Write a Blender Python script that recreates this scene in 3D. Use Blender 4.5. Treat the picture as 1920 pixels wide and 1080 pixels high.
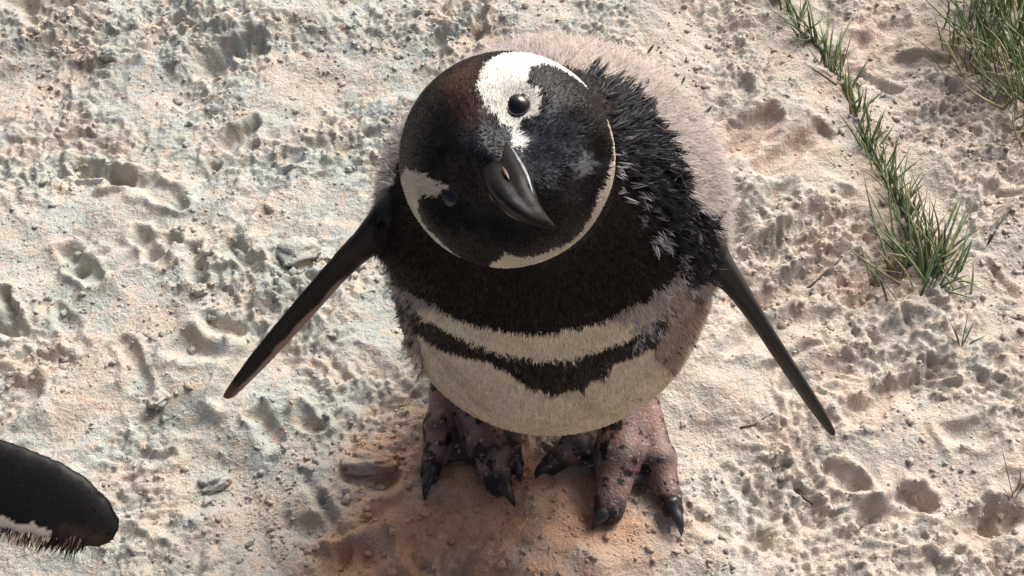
import bpy, bmesh, math, random
import numpy as np
from mathutils import Vector
from mathutils.bvhtree import BVHTree

# ------------------------------------------------------------------ camera, sky, sun, exposure
for o in list(bpy.data.objects):
    bpy.data.objects.remove(o, do_unlink=True)
scene = bpy.context.scene
col = scene.collection
random.seed(7)
rng = np.random.default_rng(11)

CAM_H = 0.854
PITCH = math.radians(55)
FPX = 2090.0                       # focal length in pixels of the 1920 wide photograph
cam_data = bpy.data.cameras.new('camera')
cam_data.sensor_width = 36
cam_data.lens = 36 * FPX / 1920
cam_data.clip_start = 0.02
cam_data.clip_end = 500
cam = bpy.data.objects.new('camera', cam_data)
cam.location = (0, 0, CAM_H)
cam.rotation_euler = (math.pi / 2 - PITCH, 0, 0)
col.objects.link(cam)
scene.camera = cam

SUN_DIR = Vector((0.50, 0.74, 0.80)).normalized()      # towards the light
SUN_EL = math.asin(SUN_DIR.z)
SUN_ROT = math.atan2(SUN_DIR.x, SUN_DIR.y)
world = bpy.data.worlds.new('World')
scene.world = world
world.use_nodes = True
wn = world.node_tree
wn.nodes.clear()
sky = wn.nodes.new('ShaderNodeTexSky')
sky.sky_type = 'NISHITA'
sky.sun_disc = False
sky.sun_elevation = SUN_EL
sky.sun_rotation = SUN_ROT
sky.air_density = 0.5
sky.dust_density = 9.0
sky.ozone_density = 0.0
bg = wn.nodes.new('ShaderNodeBackground')
bg.inputs['Strength'].default_value = 0.14
wo = wn.nodes.new('ShaderNodeOutputWorld')
wn.links.new(sky.outputs[0], bg.inputs[0])
wn.links.new(bg.outputs[0], wo.inputs[0])

sun_data = bpy.data.lights.new('sun', 'SUN')
sun_data.energy = 2.5
sun_data.angle = math.radians(38)
sun_data.color = (0.80, 0.93, 1.0)
sun = bpy.data.objects.new('sun', sun_data)
sun.rotation_euler = SUN_DIR.to_track_quat('Z', 'Y').to_euler()
sun.location = SUN_DIR * 5
col.objects.link(sun)

vs = scene.view_settings
vs.view_transform = 'Standard'
vs.look = 'None'
vs.gamma = 1
vs.exposure = 0.40
vs.use_curve_mapping = False

# ------------------------------------------------------------------ helpers
CAM = np.array([0, 0, CAM_H])
FWD = np.array([0, math.cos(PITCH), -math.sin(PITCH)])
UP = np.array([0, math.sin(PITCH), math.cos(PITCH)])
RIGHT = np.array([1.0, 0, 0])

def ray(px, py):
    """direction whose component along the lens axis is 1"""
    return RIGHT * ((px - 960) / FPX) + UP * ((540 - py) / FPX) + FWD

def at_depth(px, py, d):
    return CAM + ray(px, py) * d

def at_z(px, py, z=0.0):
    r = ray(px, py)
    return CAM + r * ((z - CAM_H) / r[2])

def unit(v):
    v = np.asarray(v, float)
    return v / np.linalg.norm(v)

def hash2(ix, iy, seed):
    h = (ix.astype(np.int64) * 374761393 + iy.astype(np.int64) * 668265263 + seed * 1442695041) & 0xFFFFFFFF
    h = ((h ^ (h >> 13)) * 1274126177) & 0xFFFFFFFF
    return (h ^ (h >> 16)) & 0xFFFFFFFF

def perlin(x, y, seed=0):
    ix = np.floor(x); iy = np.floor(y)
    fx = x - ix; fy = y - iy
    u = fx * fx * fx * (fx * (fx * 6 - 15) + 10)
    v = fy * fy * fy * (fy * (fy * 6 - 15) + 10)
    def g(dx, dy):
        a = hash2(ix + dx, iy + dy, seed) * (2 * math.pi / 4294967296.0)
        return np.cos(a) * (fx - dx) + np.sin(a) * (fy - dy)
    n0 = g(0, 0) * (1 - u) + g(1, 0) * u
    n1 = g(0, 1) * (1 - u) + g(1, 1) * u
    return (n0 * (1 - v) + n1 * v) * 1.5

def cellular(x, y, seed=0):
    """distance to nearest feature point"""
    ix = np.floor(x); iy = np.floor(y)
    best = np.full(x.shape, 9.0)
    for dx in (-1, 0, 1):
        for dy in (-1, 0, 1):
            cx = ix + dx; cy = iy + dy
            px = cx + hash2(cx, cy, seed) / 4294967296.0
            py = cy + hash2(cx, cy, seed + 91) / 4294967296.0
            best = np.minimum(best, (px - x) ** 2 + (py - y) ** 2)
    return np.sqrt(best)

def smooth(a, b, x):
    t = np.clip((x - a) / (b - a), 0, 1)
    return t * t * (3 - 2 * t)

def in_poly(x, y, poly):
    inside = np.zeros(x.shape, bool)
    n = len(poly)
    for i in range(n):
        x0, y0 = poly[i]; x1, y1 = poly[(i + 1) % n]
        c = (y0 > y) != (y1 > y)
        with np.errstate(divide='ignore', invalid='ignore'):
            xi = (x1 - x0) * (y - y0) / (y1 - y0 + 1e-15) + x0
        inside ^= c & (x < xi)
    return inside

def poly_sdist(x, y, poly):
    """signed distance, negative inside"""
    d = np.full(x.shape, 1e9)
    n = len(poly)
    for i in range(n):
        ax, ay = poly[i]; bx, by = poly[(i + 1) % n]
        d = np.minimum(d, seg_dist(x, y, ax, ay, bx, by))
    return np.where(in_poly(x, y, poly), -d, d)

def seg_dist(x, y, ax, ay, bx, by):
    dx = bx - ax; dy = by - ay
    t = np.clip(((x - ax) * dx + (y - ay) * dy) / (dx * dx + dy * dy + 1e-15), 0, 1)
    return np.hypot(x - ax - t * dx, y - ay - t * dy)

def new_mesh(name, verts, faces, smooth_shade=True):
    me = bpy.data.meshes.new(name)
    verts = np.asarray(verts, np.float32)
    if isinstance(faces, np.ndarray):
        k = faces.shape[1]; n = len(faces)
        me.vertices.add(len(verts))
        me.vertices.foreach_set('co', verts.ravel())
        me.loops.add(n * k)
        me.loops.foreach_set('vertex_index', faces.astype(np.int32).ravel())
        me.polygons.add(n)
        me.polygons.foreach_set('loop_start', np.arange(0, n * k, k, dtype=np.int32))
        me.update(calc_edges=True)
    else:
        me.from_pydata(verts.tolist(), [], faces)
    if smooth_shade:
        me.polygons.foreach_set('use_smooth', np.ones(len(me.polygons), bool))
    me.update()
    return me

def add_obj(name, me, mat=None, parent=None):
    o = bpy.data.objects.new(name, me)
    col.objects.link(o)
    if mat is not None and len(me.materials) == 0:
        me.materials.append(mat)
    if parent is not None:
        o.parent = parent
    return o

def tag(o, label=None, cat=None, group=None, kind=None):
    if label: o['label'] = label
    if cat: o['category'] = cat
    if group: o['group'] = group
    if kind: o['kind'] = kind
    return o

def empty(name, loc):
    o = bpy.data.objects.new(name, None)
    o.empty_display_size = 0.05
    o.location = loc
    col.objects.link(o)
    return o

def set_color(me, rgb, name='Col'):
    a = me.color_attributes.new(name, 'FLOAT_COLOR', 'POINT')
    d = np.ones((len(rgb), 4), np.float32); d[:, :3] = rgb
    a.data.foreach_set('color', d.ravel())

def set_float(me, v, name):
    a = me.attributes.new(name, 'FLOAT', 'POINT')
    a.data.foreach_set('value', np.asarray(v, np.float32))

def mesh_normals(verts, quads):
    a = verts[quads[:, 2]] - verts[quads[:, 0]]
    b = verts[quads[:, 3]] - verts[quads[:, 1]]
    fn = np.cross(a, b)
    n = np.zeros_like(verts)
    for k in range(4):
        np.add.at(n, quads[:, k], fn)
    return n / (np.linalg.norm(n, axis=1, keepdims=True) + 1e-12)

# ------------------------------------------------------------------ materials
def mat_base(name):
    m = bpy.data.materials.new(name)
    m.use_nodes = True
    nt = m.node_tree
    b = nt.nodes['Principled BSDF']
    return m, nt, b

def nd(nt, typ, **kw):
    n = nt.nodes.new(typ)
    for k, v in kw.items():
        if k in n.inputs: n.inputs[k].default_value = v
        else: setattr(n, k, v)
    return n

def mix_rgb(nt, fac, a, b, blend='MIX'):
    n = nt.nodes.new('ShaderNodeMix'); n.data_type = 'RGBA'; n.blend_type = blend
    for sock, v in ((n.inputs[0], fac), (n.inputs[6], a), (n.inputs[7], b)):
        if hasattr(v, 'is_output'): nt.links.new(v, sock)
        elif isinstance(v, (int, float)): sock.default_value = v
        else: sock.default_value = (*v, 1)
    return n.outputs[2]

def ramp(nt, src, p0, p1, c0=0.0, c1=1.0):
    n = nt.nodes.new('ShaderNodeMapRange')
    n.inputs['From Min'].default_value = p0; n.inputs['From Max'].default_value = p1
    n.inputs['To Min'].default_value = c0; n.inputs['To Max'].default_value = c1
    nt.links.new(src, n.inputs['Value'])
    return n.outputs[0]

def make_sand_material():
    m, nt, b = mat_base('sand')
    pos = nd(nt, 'ShaderNodeNewGeometry').outputs['Position']
    def noise(scale, detail=3, rough=0.55):
        n = nd(nt, 'ShaderNodeTexNoise', Scale=scale, Detail=detail, Roughness=rough)
        nt.links.new(pos, n.inputs['Vector'])
        return n.outputs['Fac']
    shade_tint = nd(nt, 'ShaderNodeAttribute', attribute_name='shade_tint').outputs['Fac']
    warm = nd(nt, 'ShaderNodeAttribute', attribute_name='warm').outputs['Fac']
    c = mix_rgb(nt, warm, (0.448, 0.468, 0.438), (0.600, 0.478, 0.400))
    c = mix_rgb(nt, ramp(nt, noise(22, 5), 0.42, 0.62), c, (0.515, 0.475, 0.415))
    c = mix_rgb(nt, ramp(nt, noise(75, 4), 0.52, 0.66, 0, 0.65), c, (0.585, 0.455, 0.355))
    c = mix_rgb(nt, ramp(nt, noise(40, 4), 0.58, 0.72, 0, 0.6), c, (0.37, 0.375, 0.34))
    c = mix_rgb(nt, shade_tint, c, (0.57, 0.348, 0.235))  # orange of the shaded sand painted into the base colour
    grain = noise(850, 2, 0.7)
    c = mix_rgb(nt, 1.0, c, mix_rgb(nt, ramp(nt, grain, 0.25, 0.75), (0.68, 0.66, 0.62), (1.22, 1.22, 1.22)), 'MULTIPLY')
    speck = ramp(nt, noise(520, 1), 0.71, 0.79, 0, 0.35)
    c = mix_rgb(nt, speck, c, (0.16, 0.12, 0.085))
    nt.links.new(c, b.inputs['Base Color'])
    b.inputs['Roughness'].default_value = 0.95
    b.inputs['Specular IOR Level'].default_value = 0.15
    bump1 = nd(nt, 'ShaderNodeBump', Strength=1.0, Distance=0.0030)
    nt.links.new(noise(330, 4, 0.65), bump1.inputs['Height'])
    bump2 = nd(nt, 'ShaderNodeBump', Strength=0.7, Distance=0.0005)
    nt.links.new(grain, bump2.inputs['Height'])
    nt.links.new(bump1.outputs[0], bump2.inputs['Normal'])
    nt.links.new(bump2.outputs[0], b.inputs['Normal'])
    return m

def make_skin_material():
    """body under the feathers: vertex colour, pink spotted legs"""
    m, nt, b = mat_base('penguin_skin')
    colr = nd(nt, 'ShaderNodeAttribute', attribute_name='Col').outputs['Color']
    leg = nd(nt, 'ShaderNodeAttribute', attribute_name='leg').outputs['Fac']
    pos = nd(nt, 'ShaderNodeTexCoord').outputs['Object']
    def noise(scale, detail=2):
        n = nd(nt, 'ShaderNodeTexNoise', Scale=scale, Detail=detail)
        nt.links.new(pos, n.inputs['Vector']); return n.outputs['Fac']
    v = nd(nt, 'ShaderNodeTexVoronoi', Scale=120); nt.links.new(pos, v.inputs['Vector'])
    blot = ramp(nt, noise(70, 5), 0.535, 0.60)
    dots = ramp(nt, v.outputs['Distance'], 0.20, 0.15)
    dm = nd(nt, 'ShaderNodeMath', operation='MAXIMUM')
    nt.links.new(blot, dm.inputs[0])
    mu = nd(nt, 'ShaderNodeMath', operation='MULTIPLY'); nt.links.new(dots, mu.inputs[0])
    nt.links.new(ramp(nt, noise(38, 1), 0.46, 0.52), mu.inputs[1])
    nt.links.new(mu.outputs[0], dm.inputs[1])
    ml = nd(nt, 'ShaderNodeMath', operation='MULTIPLY'); nt.links.new(dm.outputs[0], ml.inputs[0]); nt.links.new(leg, ml.inputs[1])
    pink = mix_rgb(nt, ramp(nt, noise(90, 3), 0.35, 0.65), colr, (1.15, 0.92, 0.80), 'MULTIPLY')
    c = mix_rgb(nt, leg, colr, pink)
    c = mix_rgb(nt, ml.outputs[0], c, (0.022, 0.016, 0.016))
    # scattered grains of dry sand stuck to the feet
    dust = nd(nt, 'ShaderNodeMath', operation='MULTIPLY')
    nt.links.new(ramp(nt, noise(210, 3), 0.60, 0.70, 0, 0.7), dust.inputs[0]); nt.links.new(leg, dust.inputs[1])
    c = mix_rgb(nt, dust.outputs[0], c, (0.42, 0.33, 0.26))
    nt.links.new(c, b.inputs['Base Color'])
    b.inputs['Roughness'].default_value = 0.5
    b.inputs['Specular IOR Level'].default_value = 0.22
    bu0 = nd(nt, 'ShaderNodeBump', Strength=0.22, Distance=0.0010)
    nt.links.new(noise(240, 4), bu0.inputs['Height'])
    sc = nd(nt, 'ShaderNodeTexVoronoi', Scale=420); nt.links.new(pos, sc.inputs['Vector'])
    bu = nd(nt, 'ShaderNodeBump', Strength=0.5, Distance=0.0010)
    mm = nd(nt, 'ShaderNodeMath', operation='MULTIPLY'); nt.links.new(sc.outputs['Distance'], mm.inputs[0]); nt.links.new(leg, mm.inputs[1])
    nt.links.new(mm.outputs[0], bu.inputs['Height']); nt.links.new(bu0.outputs[0], bu.inputs['Normal'])
    nt.links.new(bu.outputs[0], b.inputs['Normal'])
    return m

def make_feather_material(name, rough, spec, sheen=0.0):
    m, nt, b = mat_base(name)
    c = nd(nt, 'ShaderNodeAttribute', attribute_name='Col').outputs['Color']
    pos = nd(nt, 'ShaderNodeTexCoord').outputs['Object']
    n = nd(nt, 'ShaderNodeTexNoise', Scale=140.0, Detail=2.0); nt.links.new(pos, n.inputs['Vector'])
    c = mix_rgb(nt, 1.0, c, mix_rgb(nt, ramp(nt, n.outputs['Fac'], 0.3, 0.7), (0.86, 0.86, 0.86), (1.1, 1.1, 1.1)), 'MULTIPLY')
    nt.links.new(c, b.inputs['Base Color'])
    b.inputs['Roughness'].default_value = rough
    b.inputs['Specular IOR Level'].default_value = spec
    b.inputs['Sheen Weight'].default_value = sheen
    return m

def make_plain(name, color, rough, coat=0.0, noise_scale=0, color2=None, spec=0.5, bump=0.0):
    m, nt, b = mat_base(name)
    b.inputs['Roughness'].default_value = rough
    b.inputs['Coat Weight'].default_value = coat
    b.inputs['Coat Roughness'].default_value = 0.03
    b.inputs['Specular IOR Level'].default_value = spec
    if noise_scale:
        pos = nd(nt, 'ShaderNodeTexCoord').outputs['Object']
        n = nd(nt, 'ShaderNodeTexNoise', Scale=noise_scale, Detail=4.0); nt.links.new(pos, n.inputs['Vector'])
        nt.links.new(mix_rgb(nt, ramp(nt, n.outputs['Fac'], 0.38, 0.66), color, color2), b.inputs['Base Color'])
        if bump:
            bu = nd(nt, 'ShaderNodeBump', Strength=0.6, Distance=bump)
            nt.links.new(n.outputs['Fac'], bu.inputs['Height']); nt.links.new(bu.outputs[0], b.inputs['Normal'])
    else:
        b.inputs['Base Color'].default_value = (*color, 1)
    return m

SAND = make_sand_material()
SKIN = make_skin_material()
PLUME = make_feather_material('short_plumage', 0.5, 0.10)
SLEEK = make_feather_material('sleek_head_plumage', 0.38, 0.11)
WET = make_feather_material('matted_plumage', 0.34, 0.13)
SCALY = make_feather_material('flipper_plumage', 0.6, 0.06)
DOWN = make_feather_material('soft_down', 0.85, 0.15, 0.3)
HORN = make_plain('bill_horn', (0.008, 0.0075, 0.008), 0.36, 0.0, 130, (0.014, 0.011, 0.010), spec=0.09, bump=0.0006)
CLAW = make_plain('claw_horn', (0.012, 0.011, 0.012), 0.4, 0.0, 200, (0.05, 0.043, 0.04), bump=0.0006)
EYE = make_plain('eye_iris', (0.012, 0.005, 0.004), 0.14, 0.15, 300, (0.022, 0.009, 0.006), spec=0.3)
PUPIL = make_plain('eye_pupil', (0.002, 0.002, 0.002), 0.08, 0.25, 200, (0.003, 0.002, 0.002), spec=0.4)
LID = make_plain('eyelid_skin', (0.016, 0.013, 0.013), 0.5, 0.0, 300, (0.05, 0.036, 0.034), bump=0.0004)

# ------------------------------------------------------------------ the sand
def stroke_px(pts, w, d, rim=0.35):
    return ([tuple(at_z(x, y)[:2]) for x, y in pts], w, d, rim)

strokes = [
    stroke_px([(395, 112), (425, 92), (455, 86)], 0.020, 0.026, 0.20),
    stroke_px([(408, 290), (435, 255), (466, 232)], 0.010, 0.012),
    stroke_px([(340, 360), (400, 300)], 0.007, 0.008),
    stroke_px([(150, 312), (185, 318), (225, 335)], 0.010, 0.013),
    stroke_px([(215, 330), (270, 345), (330, 372)], 0.010, 0.014),
    stroke_px([(480, 330), (540, 290)], 0.013, 0.008),
    stroke_px([(455, 395), (520, 330)], 0.011, 0.007),
    stroke_px([(35, 10), (75, 40)], 0.015, 0.013),
    stroke_px([(100, 20), (175, 5)], 0.013, 0.012),
    stroke_px([(125, 475), (150, 495), (178, 530)], 0.009, 0.014),
    stroke_px([(262, 440), (300, 490)], 0.008, 0.011),
    stroke_px([(362, 470), (374, 525)], 0.008, 0.012),
    stroke_px([(440, 470), (480, 515)], 0.009, 0.012),
    stroke_px([(12, 560), (22, 585)], 0.006, 0.013),
    stroke_px([(0, 610), (25, 615)], 0.009, 0.012),
    stroke_px([(345, 650), (385, 665)], 0.012, 0.011),
    stroke_px([(400, 610), (440, 625)], 0.011, 0.009),
    stroke_px([(5, 725), (60, 740)], 0.012, 0.010),
    stroke_px([(490, 780), (515, 825)], 0.008, 0.011),
    stroke_px([(575, 780), (590, 800)], 0.007, 0.015),
    stroke_px([(280, 865), (315, 850)], 0.006, 0.007),
    stroke_px([(560, 985), (600, 1000)], 0.012, 0.008),
    stroke_px([(620, 1055), (700, 1040)], 0.012, 0.012),
    stroke_px([(660, 905), (725, 908)], 0.011, 0.012, 0.1),
    stroke_px([(810, 70), (880, 65)], 0.012, 0.008),
    stroke_px([(1320, 300), (1440, 215)], 0.012, 0.009),
    stroke_px([(1400, 330), (1540, 240)], 0.012, 0.010),
    stroke_px([(1380, 440), (1470, 370)], 0.014, 0.010),
    stroke_px([(1420, 480), (1590, 370)], 0.010, 0.007),
    stroke_px([(1430, 560), (1560, 480)], 0.010, 0.009),
    stroke_px([(1380, 640), (1480, 600), (1560, 600)], 0.013, 0.010),
    stroke_px([(1480, 720), (1600, 680)], 0.009, 0.009),
    stroke_px([(1600, 780), (1760, 690)], 0.011, 0.009),
    stroke_px([(1790, 810), (1840, 820)], 0.010, 0.010),
    stroke_px([(1500, 905), (1535, 940)], 0.006, 0.007),
    stroke_px([(1560, 880), (1610, 910)], 0.008, 0.010),
    stroke_px([(1620, 970), (1720, 930)], 0.010, 0.011),
    stroke_px([(1780, 1010), (1900, 960)], 0.012, 0.010),
    stroke_px([(1850, 940), (1860, 985)], 0.006, 0.010),
    stroke_px([(1330, 980), (1420, 970)], 0.013, 0.006),
    stroke_px([(1560, 120), (1690, 40)], 0.012, 0.009),
    stroke_px([(1700, 110), (1790, 118)], 0.010, 0.010),
    stroke_px([(1840, 400), (1900, 330)], 0.012, 0.009),
    stroke_px([(1650, 640), (1720, 600)], 0.010, 0.007),
]
r2 = random.Random(5)
FEET = np.array([0.035, 0.425])
for i in range(70):                       # older scrapes over the rest of the sand
    cx = r2.uniform(-0.85, 0.85); cy = r2.uniform(0.18, 1.3)
    if math.hypot(cx - FEET[0], cy - FEET[1]) < 0.17: continue
    ang = math.radians(r2.choice([35, 40, 30, -40, -55, 75]) + r2.uniform(-15, 15))
    L = r2.uniform(0.012, 0.04)
    strokes.append(([(cx - L * math.cos(ang), cy - L * math.sin(ang)),
                     (cx + r2.uniform(-.006, .006), cy + r2.uniform(-.006, .006)),
                     (cx + L * math.cos(ang), cy + L * math.sin(ang))],
                    r2.uniform(0.004, 0.010), r2.uniform(0.003, 0.009), 0.4))

def terrain(x, y):
    wx = x + 0.012 * perlin(x * 14, y * 14, 31) + 0.004 * perlin(x * 50, y * 50, 32)
    wy = y + 0.012 * perlin(x * 14, y * 14, 33) + 0.004 * perlin(x * 50, y * 50, 34)
    flat = 1 - np.exp(-((x - 0.035) ** 2 / 0.11 ** 2 + (y - 0.44) ** 2 / 0.085 ** 2) ** 2)
    h = 0.010 * perlin(x * 4.2, y * 4.2, 1) + 0.011 * perlin(wx * 11, wy * 11, 2) + 0.0045 * perlin(wx * 21, wy * 21, 12)
    rough = smooth(-0.25, 0.35, perlin(x * 7, y * 7, 8))         # crumbly against trodden smooth
    h = h + (0.35 + 0.65 * rough) * 0.0055 * (0.5 - np.abs(perlin(wx * 30, wy * 30, 3)) * 2)
    c1 = cellular(wx * 62, wy * 62, 4)
    h = h + rough * 0.0050 * (np.clip(0.62 - c1, 0, 1) ** 1.0)
    h = h + (0.15 + 0.85 * rough) * 0.0036 * (0.4 - np.abs(perlin(wx * 85, wy * 85, 5)) * 2)
    c2 = cellular(wx * 135, wy * 135, 9)
    h = h + (0.12 + 0.88 * rough) * 0.0040 * np.clip(0.58 - c2, 0, 1)
    h = h + 0.0026 * (0.35 - np.abs(perlin(x * 170, y * 170, 6)) * 1.6) * (0.25 + 0.75 * rough)
    h = h + 0.0011 * perlin(x * 330, y * 330, 7)
    # rake-like ridges running up to the right
    m = smooth(0.17, 0.30, x + 0.05 * perlin(x * 6, y * 6, 21))
    s = (wx * 0.55 - wy * 0.83)
    h = h + m * 0.0042 * (perlin(s * 34, (wx * .83 + wy * .55) * 7, 22) + 0.5 * perlin(s * 70, (wx * .83 + wy * .55) * 16, 23))
    ml = 1 - m
    s2 = (wx * 0.64 - wy * 0.77); t2 = (wx * .77 + wy * .64)
    h = h + ml * 0.0042 * perlin(s2 * 30, t2 * 6.5, 24) * smooth(-.2, .3, perlin(x * 5 + 9, y * 5, 25))
    h = h - 0.0050 * np.clip(0.22 - np.abs(perlin(s2 * 17 + 3, t2 * 5.5, 26)), 0, 1) * 4 * smooth(0.05, .4, perlin(x * 6 + 3, y * 6 + 8, 27))
    h = h * flat
    dx = x + 0.004 * perlin(x * 60, y * 60, 41); dy = y + 0.004 * perlin(x * 60, y * 60, 42)
    for pts, w, d, rim in strokes:
        xs = [p[0] for p in pts]; ys = [p[1] for p in pts]; mg = 3.2 * w + 0.006
        sel = np.nonzero((dx > min(xs) - mg) & (dx < max(xs) + mg) & (dy > min(ys) - mg) & (dy < max(ys) + mg))
        if len(sel[0]) == 0: continue
        r = np.full(len(sel[0]), 9.0)
        for i in range(len(pts) - 1):
            r = np.minimum(r, seg_dist(dx[sel], dy[sel], *pts[i], *pts[i + 1]))
        w = w * (0.95 + 0.45 * perlin(dx[sel] * 45 + w * 900, dy[sel] * 45, 43)); d = d * (0.85 + 0.6 * perlin(dx[sel] * 32, dy[sel] * 32 + d * 900, 44))
        h[sel] += -d * np.exp(-(r / w) ** 3) + rim * d * np.exp(-((r - 1.7 * w) / (0.55 * w)) ** 2)
    # the heap pushed up in front of the left foot and the one between the feet
    for px, py, w1, w2, hh in ((850, 935, .045, .018, .010), (1030, 985, .035, .035, .012), (640, 870, .05, .022, .010),
                               (760, 1000, .06, .03, .010), (1120, 1060, .05, .02, .008), (930, 1050, .05, .02, .008), (790, 830, .02, .035, .008)):
        c = at_z(px, py)
        h = h + hh * np.exp(-((x - c[0]) / w1) ** 2 - ((y - c[1]) / w2) ** 2) * (0.75 + 0.5 * perlin(x * 45, y * 45, 51))
    n = 0.0022 * (0.4 - np.abs(perlin(x * 75, y * 75, 52)) * 2)
    h = h + n * (1 - flat)
    far = smooth(0.9, 4.0, np.hypot(x, y - 0.7))
    return h + far * 0.12 * perlin(x * 0.25, y * 0.25, 61) + far * 0.02 * perlin(x * 1.1, y * 1.1, 62)

def spread(lo, hi, step, out, grow):
    a = list(np.arange(lo, hi, step)); s = step; v = a[-1]
    up = []
    while v < out: s *= grow; v += s; up.append(v)
    s = step; v = a[0]; dn = []
    while v > -out: s *= grow; v -= s; dn.append(v)
    return np.array(dn[::-1] + a + up)

SHADE_AREA = [at_z(x, y)[:2] for x, y in ((770, 740), (660, 840), (640, 930), (590, 1010), (540, 1150), (540, 1400), (1150, 1400), (1170, 1120), (1260, 985), (1190, 900), (960, 790))]
def shade_tint_mask(x, y):  # bird's warm shade put into the sand colour, plus weak scattered patches elsewhere
    d = poly_sdist(x, y, SHADE_AREA) + 0.022 * perlin(x * 22, y * 22, 71) + 0.012 * perlin(x * 60, y * 60, 72)
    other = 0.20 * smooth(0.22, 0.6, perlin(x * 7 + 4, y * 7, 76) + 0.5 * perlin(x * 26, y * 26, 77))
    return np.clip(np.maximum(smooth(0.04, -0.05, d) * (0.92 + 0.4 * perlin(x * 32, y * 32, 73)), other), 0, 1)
def warm_mask(x, y):
    return np.clip(smooth(-0.05, 0.30, x + 0.10 * perlin(x * 5, y * 5, 74)) * 0.75 + 0.35 * perlin(x * 12, y * 12, 75), 0, 1)

gx = spread(-0.72, 0.72, 0.00185, 60, 1.12)
gy = spread(0.22, 1.16, 0.00185, 60, 1.12)
GX, GY = np.meshgrid(gx, gy, indexing='xy')
shp = GX.shape
fxv = GX.ravel(); fyv = GY.ravel()
hz = terrain(fxv, fyv)
idx = np.arange(fxv.size).reshape(shp)
quads = np.stack([idx[:-1, :-1], idx[:-1, 1:], idx[1:, 1:], idx[1:, :-1]], -1).reshape(-1, 4)
me = new_mesh('sand', np.stack([fxv, fyv, hz], 1), quads)
set_float(me, shade_tint_mask(fxv, fyv), 'shade_tint')
set_float(me, warm_mask(fxv, fyv), 'warm')
ground = add_obj('sand', me, SAND)
tag(ground, 'pale dry sand scuffed by footprints', None, kind='structure')
ground['kind'] = 'structure'

def ground_z(x, y):
    return float(terrain(np.array([float(x)]), np.array([float(y)]))[0])

# crumbs of sand lying on the surface
def ico(sub):
    bm = bmesh.new(); bmesh.ops.create_icosphere(bm, subdivisions=sub, radius=1)
    v = np.array([x.co[:] for x in bm.verts]); f = np.array([[x.index for x in p.verts] for p in bm.faces]); bm.free()
    return v, f

def scatter_crumbs(n, smin, smax, sub, seed, thr):
    g = np.random.default_rng(seed)
    x = g.uniform(-0.78, 0.78, n * 5); y = g.uniform(0.2, 1.22, n * 5)
    dens = perlin(x * 9, y * 9, 81) + 0.7 * perlin(x * 28, y * 28, 82) + 0.45 * shade_tint_mask(x, y)
    keep = dens + g.uniform(-0.5, 0.5, len(x)) > thr
    x = x[keep][:n]; y = y[keep][:n]; n = len(x)
    s = smin * (smax / smin) ** (g.random(n) ** 2.2)
    z = terrain(x, y) + s * 0.1
    bv, bf = ico(sub)
    nv = len(bv)
    jit = 1 + g.uniform(-0.42, 0.42, (n, nv, 1))
    sc = s[:, None, None] * g.uniform(0.65, 1.25, (n, 1, 3)) * np.array([1.1, 1.1, 0.8])
    V = bv[None] * jit * sc
    a = g.uniform(0, 2 * math.pi, n); ca = np.cos(a)[:, None]; sa = np.sin(a)[:, None]
    X = V[..., 0] * ca - V[..., 1] * sa; Y = V[..., 0] * sa + V[..., 1] * ca
    V = np.stack([X, Y, V[..., 2]], -1) + np.stack([x, y, z], 1)[:, None]
    F = (bf[None] + (np.arange(n) * nv)[:, None, None]).reshape(-1, 3)
    return V.reshape(-1, 3), F

for nm, args in (('sand_crumbs', (4600, 0.0014, 0.0040, 2, 3, 0.16)), ('sand_grains', (10000, 0.0008, 0.0020, 1, 4, 0.05))):
    v, f = scatter_crumbs(*args)
    me = new_mesh(nm, v, f)
    set_float(me, shade_tint_mask(v[:, 0], v[:, 1]), 'shade_tint'); set_float(me, warm_mask(v[:, 0], v[:, 1]), 'warm')
    o = add_obj(nm, me, SAND)
    tag(o, 'loose crumbs of pale sand scattered over the ground' if nm == 'sand_crumbs' else 'fine grains of pale sand strewn over the ground', 'sand', kind='stuff')

def sand_clod(px, py, sx, sy, sz, rot, label, seed, sink=0.75):
    """one lump of caked sand that can be lifted off the ground"""
    c = at_z(px, py, 0.004); c[2] = ground_z(c[0], c[1])
    bv, bf = ico(4)
    g = np.random.default_rng(seed)
    n1 = perlin(bv[:, 0] * 1.7 + seed, bv[:, 1] * 1.7 + bv[:, 2] * 1.3, seed) * 0.30 + perlin(bv[:, 0] * 4.1 + bv[:, 2] * 2, bv[:, 1] * 4.1 + seed, seed + 1) * 0.16 + perlin(bv[:, 0] * 9 + bv[:, 2] * 5, bv[:, 1] * 9, seed + 2) * 0.08
    V = np.sign(bv) * np.abs(bv) ** 0.8 * (1 + n1[:, None]) * np.array([sx, sy, sz])
    ca, sa = math.cos(rot), math.sin(rot)
    V = np.stack([V[:, 0] * ca - V[:, 1] * sa, V[:, 0] * sa + V[:, 1] * ca, V[:, 2]], 1)
    me = new_mesh('sand_clod', V, bf)
    set_float(me, shade_tint_mask(V[:, 0] + c[0], V[:, 1] + c[1]), 'shade_tint'); set_float(me, warm_mask(V[:, 0] + c[0], V[:, 1] + c[1]), 'warm')
    o = add_obj('sand_clod', me, SAND)
    o.location = (c[0], c[1], c[2] + sz * (1 - sink) - sz * 0.25)
    tag(o, label, 'clod')

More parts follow.
